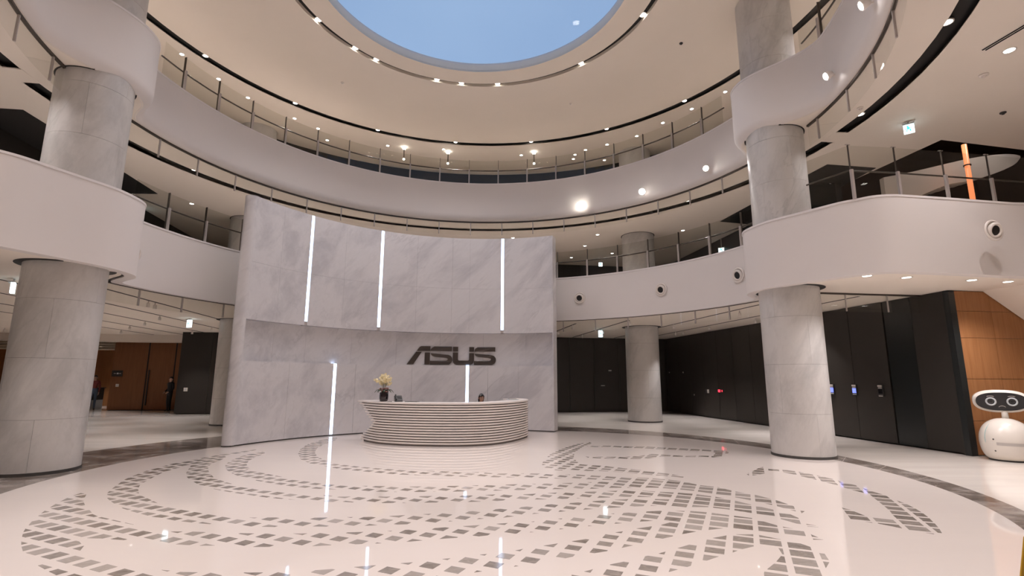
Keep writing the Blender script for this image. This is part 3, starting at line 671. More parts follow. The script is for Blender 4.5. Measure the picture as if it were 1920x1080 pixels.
lo_c = [(A0, 79), (79, 88.4), (88.4, 94.7 - S), (94.7 + S, 111.4), (111.4, 128), (128, 134 - S), (134 + S, 147), (147, A1 - 1)]
tier(lo_c, .03, 2.06, RW + .02)
for a in (84.1, 122, 143.4):
    MB().arc(RW + .025, RW + .26, a - S, a + S, 3.22, 6.35, 2).ob('led_strip', 'led', fw_)
    MB().arc(RW + .01, RW + .26, a - S, a + S, 3.12, 3.22, 2).ob('strip_end', 'steel', fw_)
for a in (94.7, 134):
    MB().arc(RW + .035, RW + .26, a - S, a + S, .04, 2.055, 2).ob('led_strip', 'led', fw_)
# rounded left end and plain right end
ex, ey = POL(RW + .17, A1 - 1)
mb = MB(); n = 14; pr = []
for i in range(n + 1):
    t = PI * i / n
    pr.append((-.17 * math.cos(t), .17 * math.sin(t)))
ra = R(A1 - 1); rad = (math.cos(ra), math.sin(ra)); tan = (-math.sin(ra), math.cos(ra))
pts = [(ex + rad[0] * a + tan[0] * b, ey + rad[1] * a + tan[1] * b) for a, b in pr]
e = mb.prism(pts, .03, 6.35).ob('rounded_end', 'marble', fw_, smooth=True)
q = e.modifiers.new('edges', 'EDGE_SPLIT'); q.split_angle = R(40)
MB().arc(RW, RW + .36, A0 - .35, A0 - .01, .03, 6.35, 1).ob('end_cap', 'marble', fw_)
MB().arc(RW + .05, RW + .37, A0, A1 - 1, 6.335, 6.352, 50).ob('top_cap', 'marble', fw_)
MB().arc(RW + .04, RW + .36, A0, A1 - .6, 0, .03, 50).ob('plinth', 'core', fw_)

# logo letters, cut metal standing off the recessed band
lg = empty('logo_sign', 'large dark metal letter logo on the curved marble wall above the desk', 'sign', (*POL(RW, 99.5), 2.1))
LET = dict(
 A=[[(362, 236), (388, 192), (405, 170), (428, 157), (577, 157), (577, 236)], [(352, 250), (440, 250), (312, 455), (207, 455)], [(490, 262), (573, 262), (573, 460), (490, 460)]],
 S=[[(580, 236), (582, 212), (600, 184), (640, 160), (925, 163), (925, 240)],
    [(585, 272), (760, 288), (870, 300), (905, 316), (928, 345), (936, 385), (925, 420), (905, 446), (880, 463), (577, 463), (577, 398), (838, 395), (856, 385), (862, 370), (852, 357), (830, 350), (650, 332), (612, 316), (594, 296)]],
 U=[[(940, 165), (1025, 165), (1025, 243), (940, 243)], [(1205, 170), (1285, 173), (1285, 248), (1205, 248)],
    [(942, 262), (1025, 262), (1025, 370), (1030, 386), (1044, 396), (1185, 397), (1200, 390), (1206, 375), (1206, 272), (1285, 275), (1285, 400), (1277, 432), (1258, 456), (1225, 467), (1000, 467), (968, 452), (948, 425), (942, 395)]],
 Z=[[(1290, 248), (1292, 222), (1310, 194), (1345, 175), (1632, 178), (1632, 250)],
    [(1292, 284), (1450, 296), (1570, 306), (1612, 324), (1636, 352), (1645, 385), (1638, 422), (1618, 452), (1580, 470), (1288, 470), (1288, 404), (1540, 402), (1558, 393), (1564, 378), (1556, 366), (1530, 357), (1360, 340), (1320, 325), (1302, 306)]])
def logo_xy(x, y):
    u = (x - 205) / 1440; bot = 455 + 15 * u; top = 155 + 20 * u
    return 112.85 - 26.75 * u, 2.085 + .585 * (bot - y) / (bot - top)
for k, polys in LET.items():
    mb = MB()
    for pl in polys:
        dense = []
        for i, p in enumerate(pl):
            q = pl[(i + 1) % len(pl)]; n = max(1, int(math.hypot(q[0] - p[0], q[1] - p[1]) / 60))
            dense += [(p[0] + (q[0] - p[0]) * t / n, p[1] + (q[1] - p[1]) * t / n) for t in range(n)]
        tri = tessellate_polygon([[Vector((x, y, 0)) for x, y in dense]])
        N = len(dense); vs = []
        for rr in (RW + .162, RW + .192):
            for x, y in dense:
                a, z = logo_xy(x, y); vs.append((*POL(rr, a), z))
        fs = [t for t in tri] + [tuple(i + N for i in t) for t in tri] + [(i, (i + 1) % N, (i + 1) % N + N, i + N) for i in range(N)]
        mb.add(vs, fs)
    o = mb.ob('letter', 'logo', lg)
    bm = bmesh.new(); bm.from_mesh(o.data); bmesh.ops.recalc_face_normals(bm, faces=bm.faces); bm.to_mesh(o.data); bm.free()

# ------------------------------------------------------------------ reception desk: stacked white ribs, hourglass left end
dk = empty('reception_desk', 'long curved white reception desk built of stacked horizontal ribs', 'desk', (-1.7, 14.2, 0))
DP = catmull([(-4.75, 14.75), (-4.4, 14.4), (-4.0, 14.0), (-3.65, 13.58), (-3.19, 13.2), (-2.34, 12.89), (-1.28, 12.84), (-.52, 13.14), (.01, 13.8), (.38, 14.65), (.48, 15.18), (.42, 15.75), (.1, 16.1)], 8)
def clip_start(s):
    i = int(s); t = s - i
    a, b = DP[i], DP[i + 1]
    return [(a[0] + (b[0] - a[0]) * t, a[1] + (b[1] - a[1]) * t)] + DP[i + 1:]
def rib_start(z):
    T = [(0, 16.3), (.06, 15.2), (.16, 16.0), (.28, 19.0), (.40, 23.0), (.52, 24.9), (.60, 23.2), (.72, 19.5), (.85, 16.0), (.96, 13.0), (1.05, 11.8)]
    for (a, s), (b, t) in zip(T, T[1:]):
        if a <= z <= b: return s + (t - s) * (z - a) / (b - a)
    return T[-1][1]
NR = 15; H0 = .045; pitch = (1.0 - H0) / NR
inner = offset(DP, -.50)
for k in range(NR):
    z = H0 + k * pitch; s = rib_start(z + pitch / 2)
    p = clip_start(s)
    ribbon(MB(), p, offset(p, -.16), z, z + pitch * .62).ob('rib', 'desk', dk, bevel=.006)
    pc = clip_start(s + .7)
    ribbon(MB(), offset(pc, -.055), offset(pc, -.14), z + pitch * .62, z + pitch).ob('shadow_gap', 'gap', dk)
p = clip_start(11.6)
ribbon(MB(), offset(p, .01), offset(p, -.52), 1.0, 1.04).ob('counter_top', 'desk', dk, bevel=.008)
p = clip_start(17.5)
ribbon(MB(), offset(p, -.02), offset(p, -.14), 0, H0).ob('plinth', 'gap', dk)
p = clip_start(26)
ribbon(MB(), offset(p, -.14), offset(p, -.17), .03, 1.0).ob('back_panel', 'desk', dk)
ribbon(MB(), offset(p, -.17), offset(p, -.75), .70, .73).ob('work_surface', 'desk', dk)
TOPZ = 1.04

# phone
ph = empty('desk_phone', 'black desk phone with tilted screen beside the orchid pot', 'phone', (-2.96, 13.55, TOPZ))
rot = Matrix.Translation((-2.96, 13.55, TOPZ)) @ Matrix.Rotation(R(20), 4, 'Z')
def xf(vs): return [rot @ Vector(v) for v in vs]
wed = [(-.10, -.10, 0), (.10, -.10, 0), (.10, .10, 0), (-.10, .10, 0), (-.10, -.10, .02), (.10, -.10, .02), (.10, .10, .15), (-.10, .10, .15)]
MB().add(xf(wed), [(3, 2, 1, 0), (4, 5, 6, 7), (0, 1, 5, 4), (1, 2, 6, 5), (2, 3, 7, 6), (3, 0, 4, 7)]).ob('phone_body', 'hole', ph, bevel=.006)
phb = ph.children[0]
MB().add(xf([(-.01, -.0, .097), (.085, -.0, .097), (.085, .085, .152), (-.01, .085, .152), (-.01, -.0, .09), (.085, 0, .09), (.085, .085, .145), (-.01, .085, .145)]), [(0, 1, 2, 3), (7, 6, 5, 4), (0, 4, 5, 1), (1, 5, 6, 2), (2, 6, 7, 3), (3, 7, 4, 0)]).ob('screen', 'hole', phb)
hs = [(-.065, -.085, .055), (-.065, -.06, .075), (-.065, 0, .115), (-.065, .06, .155), (-.065, .09, .165)]
MB().tube(xf(hs), [.024, .018, .015, .018, .024], 8).ob('handset', 'hole', ph, smooth=True)
# pen and pads
pn = MB().tube([(-3.20, 13.36, TOPZ + .008), (-3.09, 13.40, TOPZ + .008)], [.007, .007], 8).ob('pen', 'hole'); tag(pn, 'dark pen lying on the counter left of the phone', 'pen')
pad = MB().box((-2.58, 13.46, TOPZ + .006), (.34, .16, .012), R(-18)).ob('desk_pad', 'hole'); tag(pad, 'thin black pad lying flat on the counter right of the phone', 'pad')
tr = empty('document_tray', 'flat pale tray on the right end of the counter', 'tray', (.02, 15.05, TOPZ))
MB().box((.02, 15.05, TOPZ + .008), (.30, .44, .016), R(10)).ob('tray_base', 'ring', tr, bevel=.004)
MB().box((.02, 15.05, TOPZ + .022), (.22, .32, .012), R(10)).ob('paper_stack', 'white', tr)

# orchid arrangement
OX, OY = -3.36, 13.62
orc = empty('orchid_arrangement', 'cream orchid arrangement in a glossy dark pot on the desk', 'flowers', (OX, OY, TOPZ))
pr = [(.085, 0), (.10, .01), (.115, .06), (.12, .14), (.115, .22), (.108, .235), (.095, .235), (.09, .21), (.0, .21)]
MB().lathe(pr, 28, Matrix.Translation((OX, OY, TOPZ))).ob('pot', 'pot', orc, smooth=True)
rnd = random.Random(3)
for k in range(9):
    a = k * 40 + rnd.uniform(-12, 12); ln = rnd.uniform(.17, .25); pts = []
    for i in range(7):
        t = i / 6; pts.append((OX + math.cos(R(a)) * (.04 + ln * t), OY + math.sin(R(a)) * (.04 + ln * t), TOPZ + .22 + .14 * math.sin(t * 2.3) - .10 * t))
    mb = MB(); vs = []; fs = []
    for i, p in enumerate(pts):
        wd = .034 * math.sin(PI * min(.95, .18 + i / 6 * .8)); nx, ny = -math.sin(R(a)), math.cos(R(a))
        vs += [(p[0] - nx * wd, p[1] - ny * wd, p[2] + .008), p, (p[0] + nx * wd, p[1] + ny * wd, p[2] + .008)]
    for i in range(6):
        for c in (0, 1): fs.append((i * 3 + c, i * 3 + c + 1, i * 3 + c + 4, i * 3 + c + 3))
    o = mb.add(vs, fs).ob('leaf', 'leaf', orc, smooth=True); s_ = o.modifiers.new('solid', 'SOLIDIFY'); s_.thickness = .004
mb = MB()
for k in range(26):
    a = rnd.uniform(0, 360); r_ = rnd.uniform(.02, .13); z = TOPZ + .25 + rnd.uniform(0, .09)
    mb.sphere((OX + r_ * math.cos(R(a)), OY + r_ * math.sin(R(a)), z), (.03, .03, .022), 6, 4)
tag(mb.ob('pink_foliage', 'moss', orc), kind='stuff')
petal = None
for k in range(11):
    a = k * 98.2 + rnd.uniform(-12, 12); lean = (.04, .12, .19)[k % 3] + rnd.uniform(-.02, .02); top = TOPZ + (.68, .62, .53)[k % 3] + rnd.uniform(-.03, .03)
    pts = []
    for i in range(8):
        t = i / 7; pts.append((OX + math.cos(R(a)) * (.03 + lean * t * t * 1.05), OY + math.sin(R(a)) * (.03 + lean * t * t * 1.05), TOPZ + .2 + (top - TOPZ - .2) * (1 - (1 - t) ** 1.7)))
    stem = MB().tube(pts, .004, 5).ob('flower_stem', 'stem', orc)
    for j in range(13):
        t = .55 + .45 * j / 12; i = min(6, int(t * 7)); f = t * 7 - i
        b = Vector(pts[i]).lerp(Vector(pts[min(7, i + 1)]), f)
        off = Vector((rnd.uniform(-.05, .05), rnd.uniform(-.05, .05), rnd.uniform(-.05, .03)))
        if petal is None:
            mb = MB()
            for q in range(5):
                aa = q * 72; c, s_ = math.cos(R(aa)), math.sin(R(aa)); d, e_ = -s_, c
                L_, W_ = (.036, .018)
                vs = [(0, 0, 0), (c * L_ * .55 + d * W_, s_ * L_ * .55 + e_ * W_, .008), (c * L_, s_ * L_, .004), (c * L_ * .55 - d * W_, s_ * L_ * .55 - e_ * W_, .008)]
                mb.add(vs, [(0, 1, 2, 3)])
            mb.sphere((0, 0, .006), (.008, .008, .008), 6, 4)
            petal = mb.ob('blossom', 'petal', stem); o = petal
        else:
            o = petal.copy(); COL.objects.link(o); o.parent = stem
        o.matrix_parent_inverse = Matrix()
        o.location = b + off
        o.rotation_euler = (rnd.uniform(.6, 1.7), rnd.uniform(-.5, .5), rnd.uniform(-1.2, 1.2)); sc = rnd.uniform(.8, 1.2); o.scale = (sc, sc, sc)

# ------------------------------------------------------------------ people
def person(name, label, base, yaw, J, bones, mats, hair_len, face=True, group=None):
    """J: joint name -> (x, y, z, radius), figure faces -y; bones: joint pairs with a material index"""
    t = empty(name, label, 'person', base, group)
    T = Matrix.Translation(base) @ Matrix.Rotation(yaw, 4, 'Z')
    bm = bmesh.new(); lay = bm.verts.layers.skin.verify(); V = {}
    for k, (x, y, z, r) in J.items():
        v = bm.verts.new((x, y, z)); v[lay].radius = (r, r); V[k] = v
        v[lay].use_root = (k == 'pelvis')
    for a, b, m in bones: bm.edges.new((V[a], V[b]))
    me = bpy.data.meshes.new('body'); bm.to_mesh(me); bm.free()
    o = bpy.data.objects.new('body', me); COL.objects.link(o)
    o.modifiers.new('skin', 'SKIN').use_smooth_shade = True
    s = o.modifiers.new('sub', 'SUBSURF'); s.levels = 1; s.render_levels = 1
    dg = bpy.context.evaluated_depsgraph_get(); dg.update()
    new = bpy.data.meshes.new_from_object(o.evaluated_get(dg))
    o.modifiers.clear(); o.data = new
    new.materials.clear()
    for m in mats: new.materials.append(MT[m])
    seg = [(Vector(J[a][:3]), Vector(J[b][:3]), m, (J[a][3] + J[b][3]) / 2) for a, b, m in bones]
    for p in new.polygons:
        c = p.center; best = None
        for a, b, m, r in seg:
            d = b - a; tt = max(0, min(1, (c - a).dot(d) / (d.length_squared or 1)))
            dist = (c - (a + d * tt)).length - r * .6
            if best is None or dist < best[0]: best = (dist, m)
        p.material_index = best[1]; p.use_smooth = True
    new.transform(T)
    o.parent = t; o.matrix_parent_inverse = t.matrix_basis.inverted()
    hx, hy, hz, hr = J['head']
    hm = MB()
    n, m_ = 18, 10; vs = []; fs = []
    for i in range(m_ + 1):
        th = PI * i / m_ * (.62 if not hair_len else .78)
        for k in range(n):
            a = 2 * PI * k / n
            x, y, z = math.sin(th) * math.cos(a), math.sin(th) * math.sin(a), math.cos(th)
            front = max(0, -y)
            drop = hair_len * max(0, y + .35) * (i / m_) if hair_len else 0
            if front > .10 and z < .42: z = .42 + (z - .42) * .05; y = max(y, -.85)
            vs.append((hx + x * .088, hy + .010 + y * .098, hz + .006 + z * .116 - drop))
    for i in range(m_):
        for k in range(n): fs.append((i * n + k, i * n + (k + 1) % n, (i + 1) * n + (k + 1) % n, (i + 1) * n + k))
    hob = hm.add([T @ Vector(v) for v in vs], fs).ob('hair', 'hair', t, smooth=True)
    q = hob.modifiers.new('solid', 'SOLIDIFY'); q.thickness = .008; q.offset = 1
    if face:
        for sx_ in (-1, 1):
            MB().sphere(T @ Vector((hx + sx_ * .032, hy - .084, hz + .0)), (.012, .010, .007), 8, 6).ob('eye', 'hair', t)
            MB().sphere(T @ Vector((hx + sx_ * .088, hy + .01, hz - .01)), (.012, .02, .03), 8, 6).ob('ear', 'skin', t, smooth=True)
        MB().add([T @ Vector(v) for v in ((hx - .013, hy - .088, hz - .038), (hx + .013, hy - .088, hz - .038), (hx, hy - .114, hz - .034), (hx, hy - .09, hz + .008))], [(0, 1, 2), (0, 2, 3), (2, 1, 3)]).ob('nose', 'skin', t)
        MB().sphere(T @ Vector((hx, hy - .086, hz - .062)), (.022, .008, .006), 8, 6).ob('mouth', 'moss', t)
    return t
def hand(J, bones, side, wr, d, mi, spread=(1, 0, 0)):
    """palm plus four unequal bent fingers and a thumb; d = direction of the hand"""
    w_ = Vector(J[wr][:3]); d = Vector(d).normalized(); s = Vector(spread).normalized(); nrm = d.cross(s)
    p = w_ + d * .075; J['palm' + side] = (*p, .022); bones.append((wr, 'palm' + side, mi))
    for i, l in enumerate((.062, .072, .068, .052)):
        a = p + s * (.027 - .018 * i) + d * .02; b = a + d * l * .5 + nrm * .004; c = b + d * l * .42 + nrm * .02
        k = 'f%d%s' % (i, side)
        J[k + 'a'] = (*a, .009); J[k + 'b'] = (*b, .0085); J[k + 'c'] = (*c, .007)
        bones += [('palm' + side, k + 'a', mi), (k + 'a', k + 'b', mi), (k + 'b', k + 'c', mi)]
    a = w_ + d * .03 + s * .032; b = a + d * .035 + s * .018; J['t' + side + 'a'] = (*a, .011); J['t' + side + 'b'] = (*b, .009)
    bones += [(wr, 't' + side + 'a', mi), ('t' + side + 'a', 't' + side + 'b', mi)]
def standing(h, arms, step=.0, head_turn=0):
    k = h / 1.70
    J = dict(pelvis=(0, 0, .93, .135), waist=(0, .005, 1.08, .12), chest=(0, .005, 1.27, .145), upper=(0, .01, 1.40, .11), neck=(0, .0, 1.47, .05), jaw=(0, -.015, 1.525, .062), head=(0, -.008, 1.59, .088), crown=(0, 0, 1.655, .055),
             hipl=(-.085, 0, .88, .095), kneel=(-.09, -.02 - step, .50, .06), anklel=(-.09, .03 - step, .09, .042), toel=(-.10, -.12 - step, .035, .035),
             hipr=(.085, 0, .88, .095), kneer=(.09, -.02 + step, .50, .06), ankler=(.09, .03 + step, .09, .042), toer=(.10, -.12 + step, .035, .035))
    B = [('pelvis', 'waist', 1), ('waist', 'chest', 0), ('chest', 'upper', 0), ('upper', 'neck', 2), ('neck', 'jaw', 2), ('jaw', 'head', 2), ('head', 'crown', 2)]
    for s_, sx_ in (('l', -1), ('r', 1)):
        B += [('pelvis', 'hip' + s_, 1), ('hip' + s_, 'knee' + s_, 1), ('knee' + s_, 'ankle' + s_, 1), ('ankle' + s_, 'toe' + s_, 3)]
        J['sh' + s_] = (sx_ * .165, .01, 1.385, .062)
        el, wr = arms
        J['el' + s_] = (sx_ * el[0], el[1], el[2], .045); J['wr' + s_] = (sx_ * wr[0], wr[1], wr[2], .030)
        B += [('upper', 'sh' + s_, 0), ('sh' + s_, 'el' + s_, 0), ('el' + s_, 'wr' + s_, 0)]
        d = Vector(J['wr' + s_][:3]) - Vector(J['el' + s_][:3])
        hand(J, B, s_, 'wr' + s_, d, 2, (-sx_ * .4, -.9, .0) if abs(d.z) > .1 else (-sx_ * .3, 0, 1))
    return {a: (x * k, y * k, z * k, r * k) for a, (x, y, z, r) in J.items()}, B

# receptionist seated behind the desk
RX, RY = -.88, 14.60
ch = empty('desk_chair', 'black swivel chair under the receptionist', 'chair', (RX, RY, 0))
MB().box((RX, RY + .02, .43), (.44, .42, .06), R(-6)).ob('seat', 'cblack', ch, bevel=.02)
MB().box((RX + .02, RY + .25, .66), (.40, .05, .40), R(-6)).ob('backrest', 'cblack', ch, bevel=.02)
MB().tube([(RX, RY, .06), (RX, RY, .41)], .028, 10).ob('post', 'steel', ch)
for k in range(5):
    a = R(72 * k); lgo = MB().tube([(RX, RY, .07), (RX + .26 * math.cos(a), RY + .26 * math.sin(a), .045)], [.02, .014], 6).ob('leg', 'hole', ch)
    MB().sphere((RX + .26 * math.cos(a), RY + .26 * math.sin(a), .027), (.026, .026, .026), 8, 6).ob('caster', 'hole', lgo)
J = dict(pelvis=(0, 0, .49, .125), waist=(0, -.01, .60, .105), chest=(0, -.03, .76, .12), upper=(0, -.03, .86, .09), neck=(0, -.045, .925, .045), jaw=(0, -.07, .975, .056), head=(0, -.065, 1.035, .082), crown=(0, -.055, 1.10, .052),
         hipl=(-.085, -.06, .47, .085), kneel=(-.10, -.42, .47, .06), anklel=(-.10, -.40, .09, .04), toel=(-.10, -.53, .035, .032),
         hipr=(.085, -.06, .47, .085), kneer=(.10, -.42, .47, .06), ankler=(.10, -.40, .09, .04), toer=(.10, -.53, .035, .032),
         shl=(-.145, -.03, .85, .052), ell=(-.20, -.13, .66, .04), wrl=(-.12, -.34, .70, .027), shr=(.145, -.03, .85, .052), elr=(.20, -.13, .66, .04), wrr=(.12, -.34, .70, .027))
B = [('pelvis', 'waist', 0), ('waist', 'chest', 0), ('chest', 'upper', 0), ('upper', 'neck', 2), ('neck', 'jaw', 2), ('jaw', 'head', 2), ('head', 'crown', 2)]
for s_ in 'lr':
    B += [('pelvis', 'hip' + s_, 1), ('hip' + s_, 'knee' + s_, 1), ('knee' + s_, 'ankle' + s_, 1), ('ankle' + s_, 'toe' + s_, 3), ('upper', 'sh' + s_, 0), ('sh' + s_, 'el' + s_, 0), ('el' + s_, 'wr' + s_, 0)]
    hand(J, B, s_, 'wr' + s_, (0, -1, .1), 2, (1 if s_ == 'l' else -1, 0, 0))
for k in list(J):
    if not k.startswith(('ankle', 'toe')): J[k] = (J[k][0], J[k][1], J[k][2] + .075, J[k][3])
person('person', 'receptionist with long dark hair sitting behind the white desk', (RX, RY, 0), R(28), J, B, ['cnavy', 'cblack', 'skin', 'shoe'], .10)
# three people in the far left corridor
J, B = standing(1.66, ((.21, .03, 1.12), (.15, -.14, .98)))
person('person', 'person in black clothes standing by the edge of the dark wall, far left', (*UV(-12.95, 27.2), 0), R(-25), J, B, ['cblack', 'cblack', 'skin', 'shoe'], 0)
J, B = standing(1.72, ((.22, .0, 1.12), (.20, -.06, .88)), .06)
person('person', 'person in jeans and maroon top at the end of the oak wall', (*UV(-17.15, 28.6), 0), R(40), J, B, ['cred', 'cjean', 'skin', 'shoe'], 0)
J, B = standing(1.64, ((.22, .0, 1.12), (.16, -.16, .98)))
person('person', 'person in pale top behind the dark counter beyond the oak wall', (*UV(-20.0, 31.6), 0), R(10), J, B, ['cwhite', 'cgrey', 'skin', 'shoe'], 0)
ct = empty('service_counter', 'dark counter on a pale base seen past the oak wall end', 'counter', (*UV(-20, 30.4), 0))
uvbox('counter_base', 'ring', ct, -22, -17.9, 30.1, 30.7, 0, .45)
uvbox('counter_front', 'hole', ct, -22, -17.9, 30.05, 30.7, .45, 1.05)
uvbox('counter_top', 'hole', ct, -22.05, -17.85, 30.0, 30.75, 1.05, 1.09)

# ------------------------------------------------------------------ robot by the oak panels
RBX, RBY = 10.40, 11.02
rb = empty('robot', 'white round robot with a black oval face screen showing ring eyes', 'robot', (RBX, RBY, 0))
yaw = math.atan2(-RBX, RBY) + R(6)   # front looks back towards the entrance
T = Matrix.Translation((RBX, RBY, 0)) @ Matrix.Rotation(yaw, 4, 'Z')
prof = [(.0, .012), (.25, .012), (.33, .03), (.40, .12), (.437, .26), (.445, .40), (.425, .54), (.37, .67), (.28, .77), (.16, .835), (.06, .855), (0, .857)]
bd = MB().lathe([(max(0, a), c) for a, c in catmull(prof, 3)], 48, T).ob('body', 'white', rb, smooth=True)
MB().lathe([(.20, 0), (.33, 0), (.33, .03), (.20, .03)], 32, T).ob('base_ring', 'hole', rb)
mb = MB()
for sx_ in (-1, 1):
    pts = []
    for i in range(13):
        t = -1.25 + 2.3 * i / 12; zz = .43 + .40 * math.sin(t); rr = .445 * math.cos(t * .92)
        a = R(-90 + sx_ * 55); pts.append(T @ Vector((math.cos(a) * (rr + .002), math.sin(a) * (rr + .002), zz)))
    MB().tube(pts, .007, 6).ob('seam_trim', 'teal', bd)
def on_body(a, z, r): return T @ Vector((math.cos(R(a)) * r, math.sin(R(a)) * r, z))
mb = MB(); n = 12; vs = []; fs = []
for i in range(n + 1):
    a = -118 + 56 * i / n
    vs += [on_body(a, .325, .4465), on_body(a, .385, .4500)]
for i in range(n): fs.append((i * 2, i * 2 + 2, i * 2 + 3, i * 2 + 1))
mb.add(vs, fs).ob('front_slot', 'grey', bd)
for z in (.44, .21):
    MB().sphere(on_body(-124, z, .435 if z > .3 else .418), (.018, .018, .018), 10, 8).ob('sensor', 'hole', bd)
    MB().sphere(on_body(-56, z, .435 if z > .3 else .418), (.018, .018, .018), 10, 8).ob('sensor', 'hole', bd)
MB().tube([T @ Vector((.03, 0, .84)), T @ Vector((.03, 0, 1.02))], [.06, .05], 16).ob('neck', 'white', rb, smooth=True)
HT = T @ Matrix.Translation((0, -.02, 1.205)) @ Matrix.Rotation(R(5), 4, 'X')
def superoval(mb, a, b, y0, y1, rnd_=.02, n=48, ex=2.5):
    def ring_(k, y): return [(k * 0 + (a + k) * abs(math.cos(t)) ** (2 / ex) * (1 if math.cos(t) >= 0 else -1), y, (b + k) * abs(math.sin(t)) ** (2 / ex) * (1 if math.sin(t) >= 0 else -1)) for t in [2 * PI * i / n for i in range(n)]]
    rows = [ring_(-rnd_, y0), ring_(-rnd_ * .3, y0 + rnd_ * .3), ring_(0, y0 + rnd_), ring_(0, y1 - rnd_), ring_(-rnd_ * .3, y1 - rnd_ * .3), ring_(-rnd_, y1)]
    vs = [HT @ Vector(p) for r_ in rows for p in r_]; fs = []
    for i in range(len(rows) - 1):
        for k in range(n): fs.append((i * n + k, i * n + (k + 1) % n, (i + 1) * n + (k + 1) % n, (i + 1) * n + k))
    fs += [tuple(range(n)), tuple(range((len(rows) - 1) * n, len(rows) * n))[::-1]]
    return mb.add(vs, fs)
hd = superoval(MB(), .455, .235, -.055, .13, .05).ob('head', 'white', rb, smooth=True)
superoval(MB(), .405, .188, -.062, -.03, .005).ob('face_screen', 'screen', hd)
for sx_ in (-1, 1):
    for r_, tb, m_ in ((.074, .017, 'ring'), (.034, .004, 'hole')):
        pts = [HT @ Vector((sx_ * .165 + r_ * math.cos(2 * PI * i / 24), -.064, .0 + r_ * math.sin(2 * PI * i / 24))) for i in range(25)]
        MB().tube(pts, tb, 6, cap=False).ob('eye_ring', m_, hd)
    pts = [HT @ Vector((sx_ * .165 + .07 * math.cos(t), -.064, .085 + .03 * math.sin(t))) for t in [PI * (.2 + .6 * i / 8) for i in range(9)]]
    MB().tube(pts, .005, 6).ob('eyebrow', 'grey', hd)
pts = [HT @ Vector((.055 * math.cos(t), -.064, -.125 + .035 * math.sin(t))) for t in [PI * (.1 + .8 * i / 8) for i in range(9)]]
MB().tube(pts, .004, 6).ob('mouth', 'grey', hd)

# ------------------------------------------------------------------ yellow floor sign at the right edge
ys = empty('floor_sign', 'yellow folding floor sign standing on the white floor', 'sign', (3.52, 3.60, 0))
for s_, yy in ((-1, 0), (1, .0)):
    mb = MB(); pts = [(-.14, 0), (.14, 0), (.11, .62), (-.11, .62)]
    vs = []
    for dd in (0, .012):
        for x, z in pts: vs.append((3.54 + x, 3.60 + s_ * (.02 + (.62 - z) * .22) + s_ * dd, z))
    mb.add(vs, [(0, 1, 2, 3), (7, 6, 5, 4), (0, 4, 5, 1), (1, 5, 6, 2), (2, 6, 7, 3), (3, 7, 4, 0)]).ob('sign_panel', 'yellow', ys, bevel=.003)
MB().box((3.54, 3.60, .615), (.2, .07, .02)).ob('hinge', 'yellow', ys)

# ------------------------------------------------------------------ glass balustrades and hanging smoke curtains
def arc_tube(name, m, parent, r, a0, a1, z, rad, n=40):
    return MB().tube([(*POL(r, a0 + (a1 - a0) * i / n), z) for i in range(n + 1)], rad, 6).ob(name, m, parent, smooth=True)
def balustrade(label, z, a_list, ends):
    t = empty('glass_balustrade', label, 'railing', (*POL(7.75, a_list[len(a_list) // 2]), z))
    for a in a_list:
        x, y = POL(7.74, a)
        MB().box((x, y, z + .30), (.045, .045, .60), R(a)).ob('post', 'steel', t)
        x, y = POL(7.80, a)
        MB().box((x, y, z + .50), (.06, .012, 1.0), R(a)).ob('joint_plate', 'rail', t)
    al = [ends[0]] + a_list + [ends[1]]
    for a, b in zip(al, al[1:]):
        MB().arc(7.79, 7.802, a + .05, b - .05, z + .02, z + .98, 3).ob('glass_pane', 'glass', t)
    arc_tube('handrail', 'rail', t, 7.86, ends[0], ends[1], z + .60, .022)
    return t
balustrade('curved glass balustrade with steel posts along the top gallery', 8.96, [29.2 + 8.26 * k for k in range(18)], (23.5, 174.5))
balustrade('curved glass balustrade on the lower gallery right of the marble wall', 5.21, [20.9 + 8.26 * k for k in range(8)], (17.5, 84))
balustrade('curved glass balustrade on the lower gallery between left column and marble wall', 5.21, [144.6, 152.8, 161.1, 169.4], (139, 176.5))
balustrade('short curved glass balustrade on the top gallery right of the tall column, upper right', 8.96, [-21.5, -13.2, -4.9], (-30, 1.5))
pb = empty('glass_balustrade', 'straight glass balustrade on the right platform above the robot', 'railing', (8.9, 9.95, 5.21))
prev = (6.45, 10.45)
for p in ((6.85, 9.66), (7.86, 9.76), (8.97, 9.92), (10.08, 10.09), (11.2, 10.26), (12.3, 10.42)):
    MB().box((*p, 5.52), (.05, .05, .62), R(8)).ob('post', 'steel', pb)
    MB().box((p[0], p[1] + .03, 5.80), (.012, .03, 1.16), R(8)).ob('joint_plate', 'rail', pb)
    MB().box((p[0], p[1] + .03, 6.375), (.10, .03, .012), R(8)).ob('glass_clip', 'steel', pb)
    l = math.hypot(p[0] - prev[0], p[1] - prev[1])
    MB().box(((p[0] + prev[0]) / 2, (p[1] + prev[1]) / 2 + .03, 5.79), (l - .03, .012, 1.14), math.atan2(p[1] - prev[1], p[0] - prev[0])).ob('glass_pane', 'glass', pb)
    MB().tube([(prev[0], prev[1] + .09, 5.84), (p[0], p[1] + .09, 5.84)], .018, 6).ob('handrail', 'rail', pb)
    prev = p
def curtain(label, z, drop, a_list, ends, r):
    t = empty('smoke_curtain', label, 'glass screen', (*POL(r, a_list[len(a_list) // 2]), z - drop))
    for a in a_list:
        x, y = POL(r, a); MB().box((x, y, z - drop / 2), (.034, .03, drop), R(a)).ob('hanger', 'steel', t)
    al = [ends[0]] + a_list + [ends[1]]
    for a, b in zip(al, al[1:]):
        MB().arc(r, r + .01, a + .04, b - .04, z - drop, z - .03, 3).ob('glass_pane', 'cglass', t)
    MB().arc(r - .02, r + .03, ends[0], ends[1], z - .045, z - .001, 60).ob('top_rail', 'rail', t)
    return t
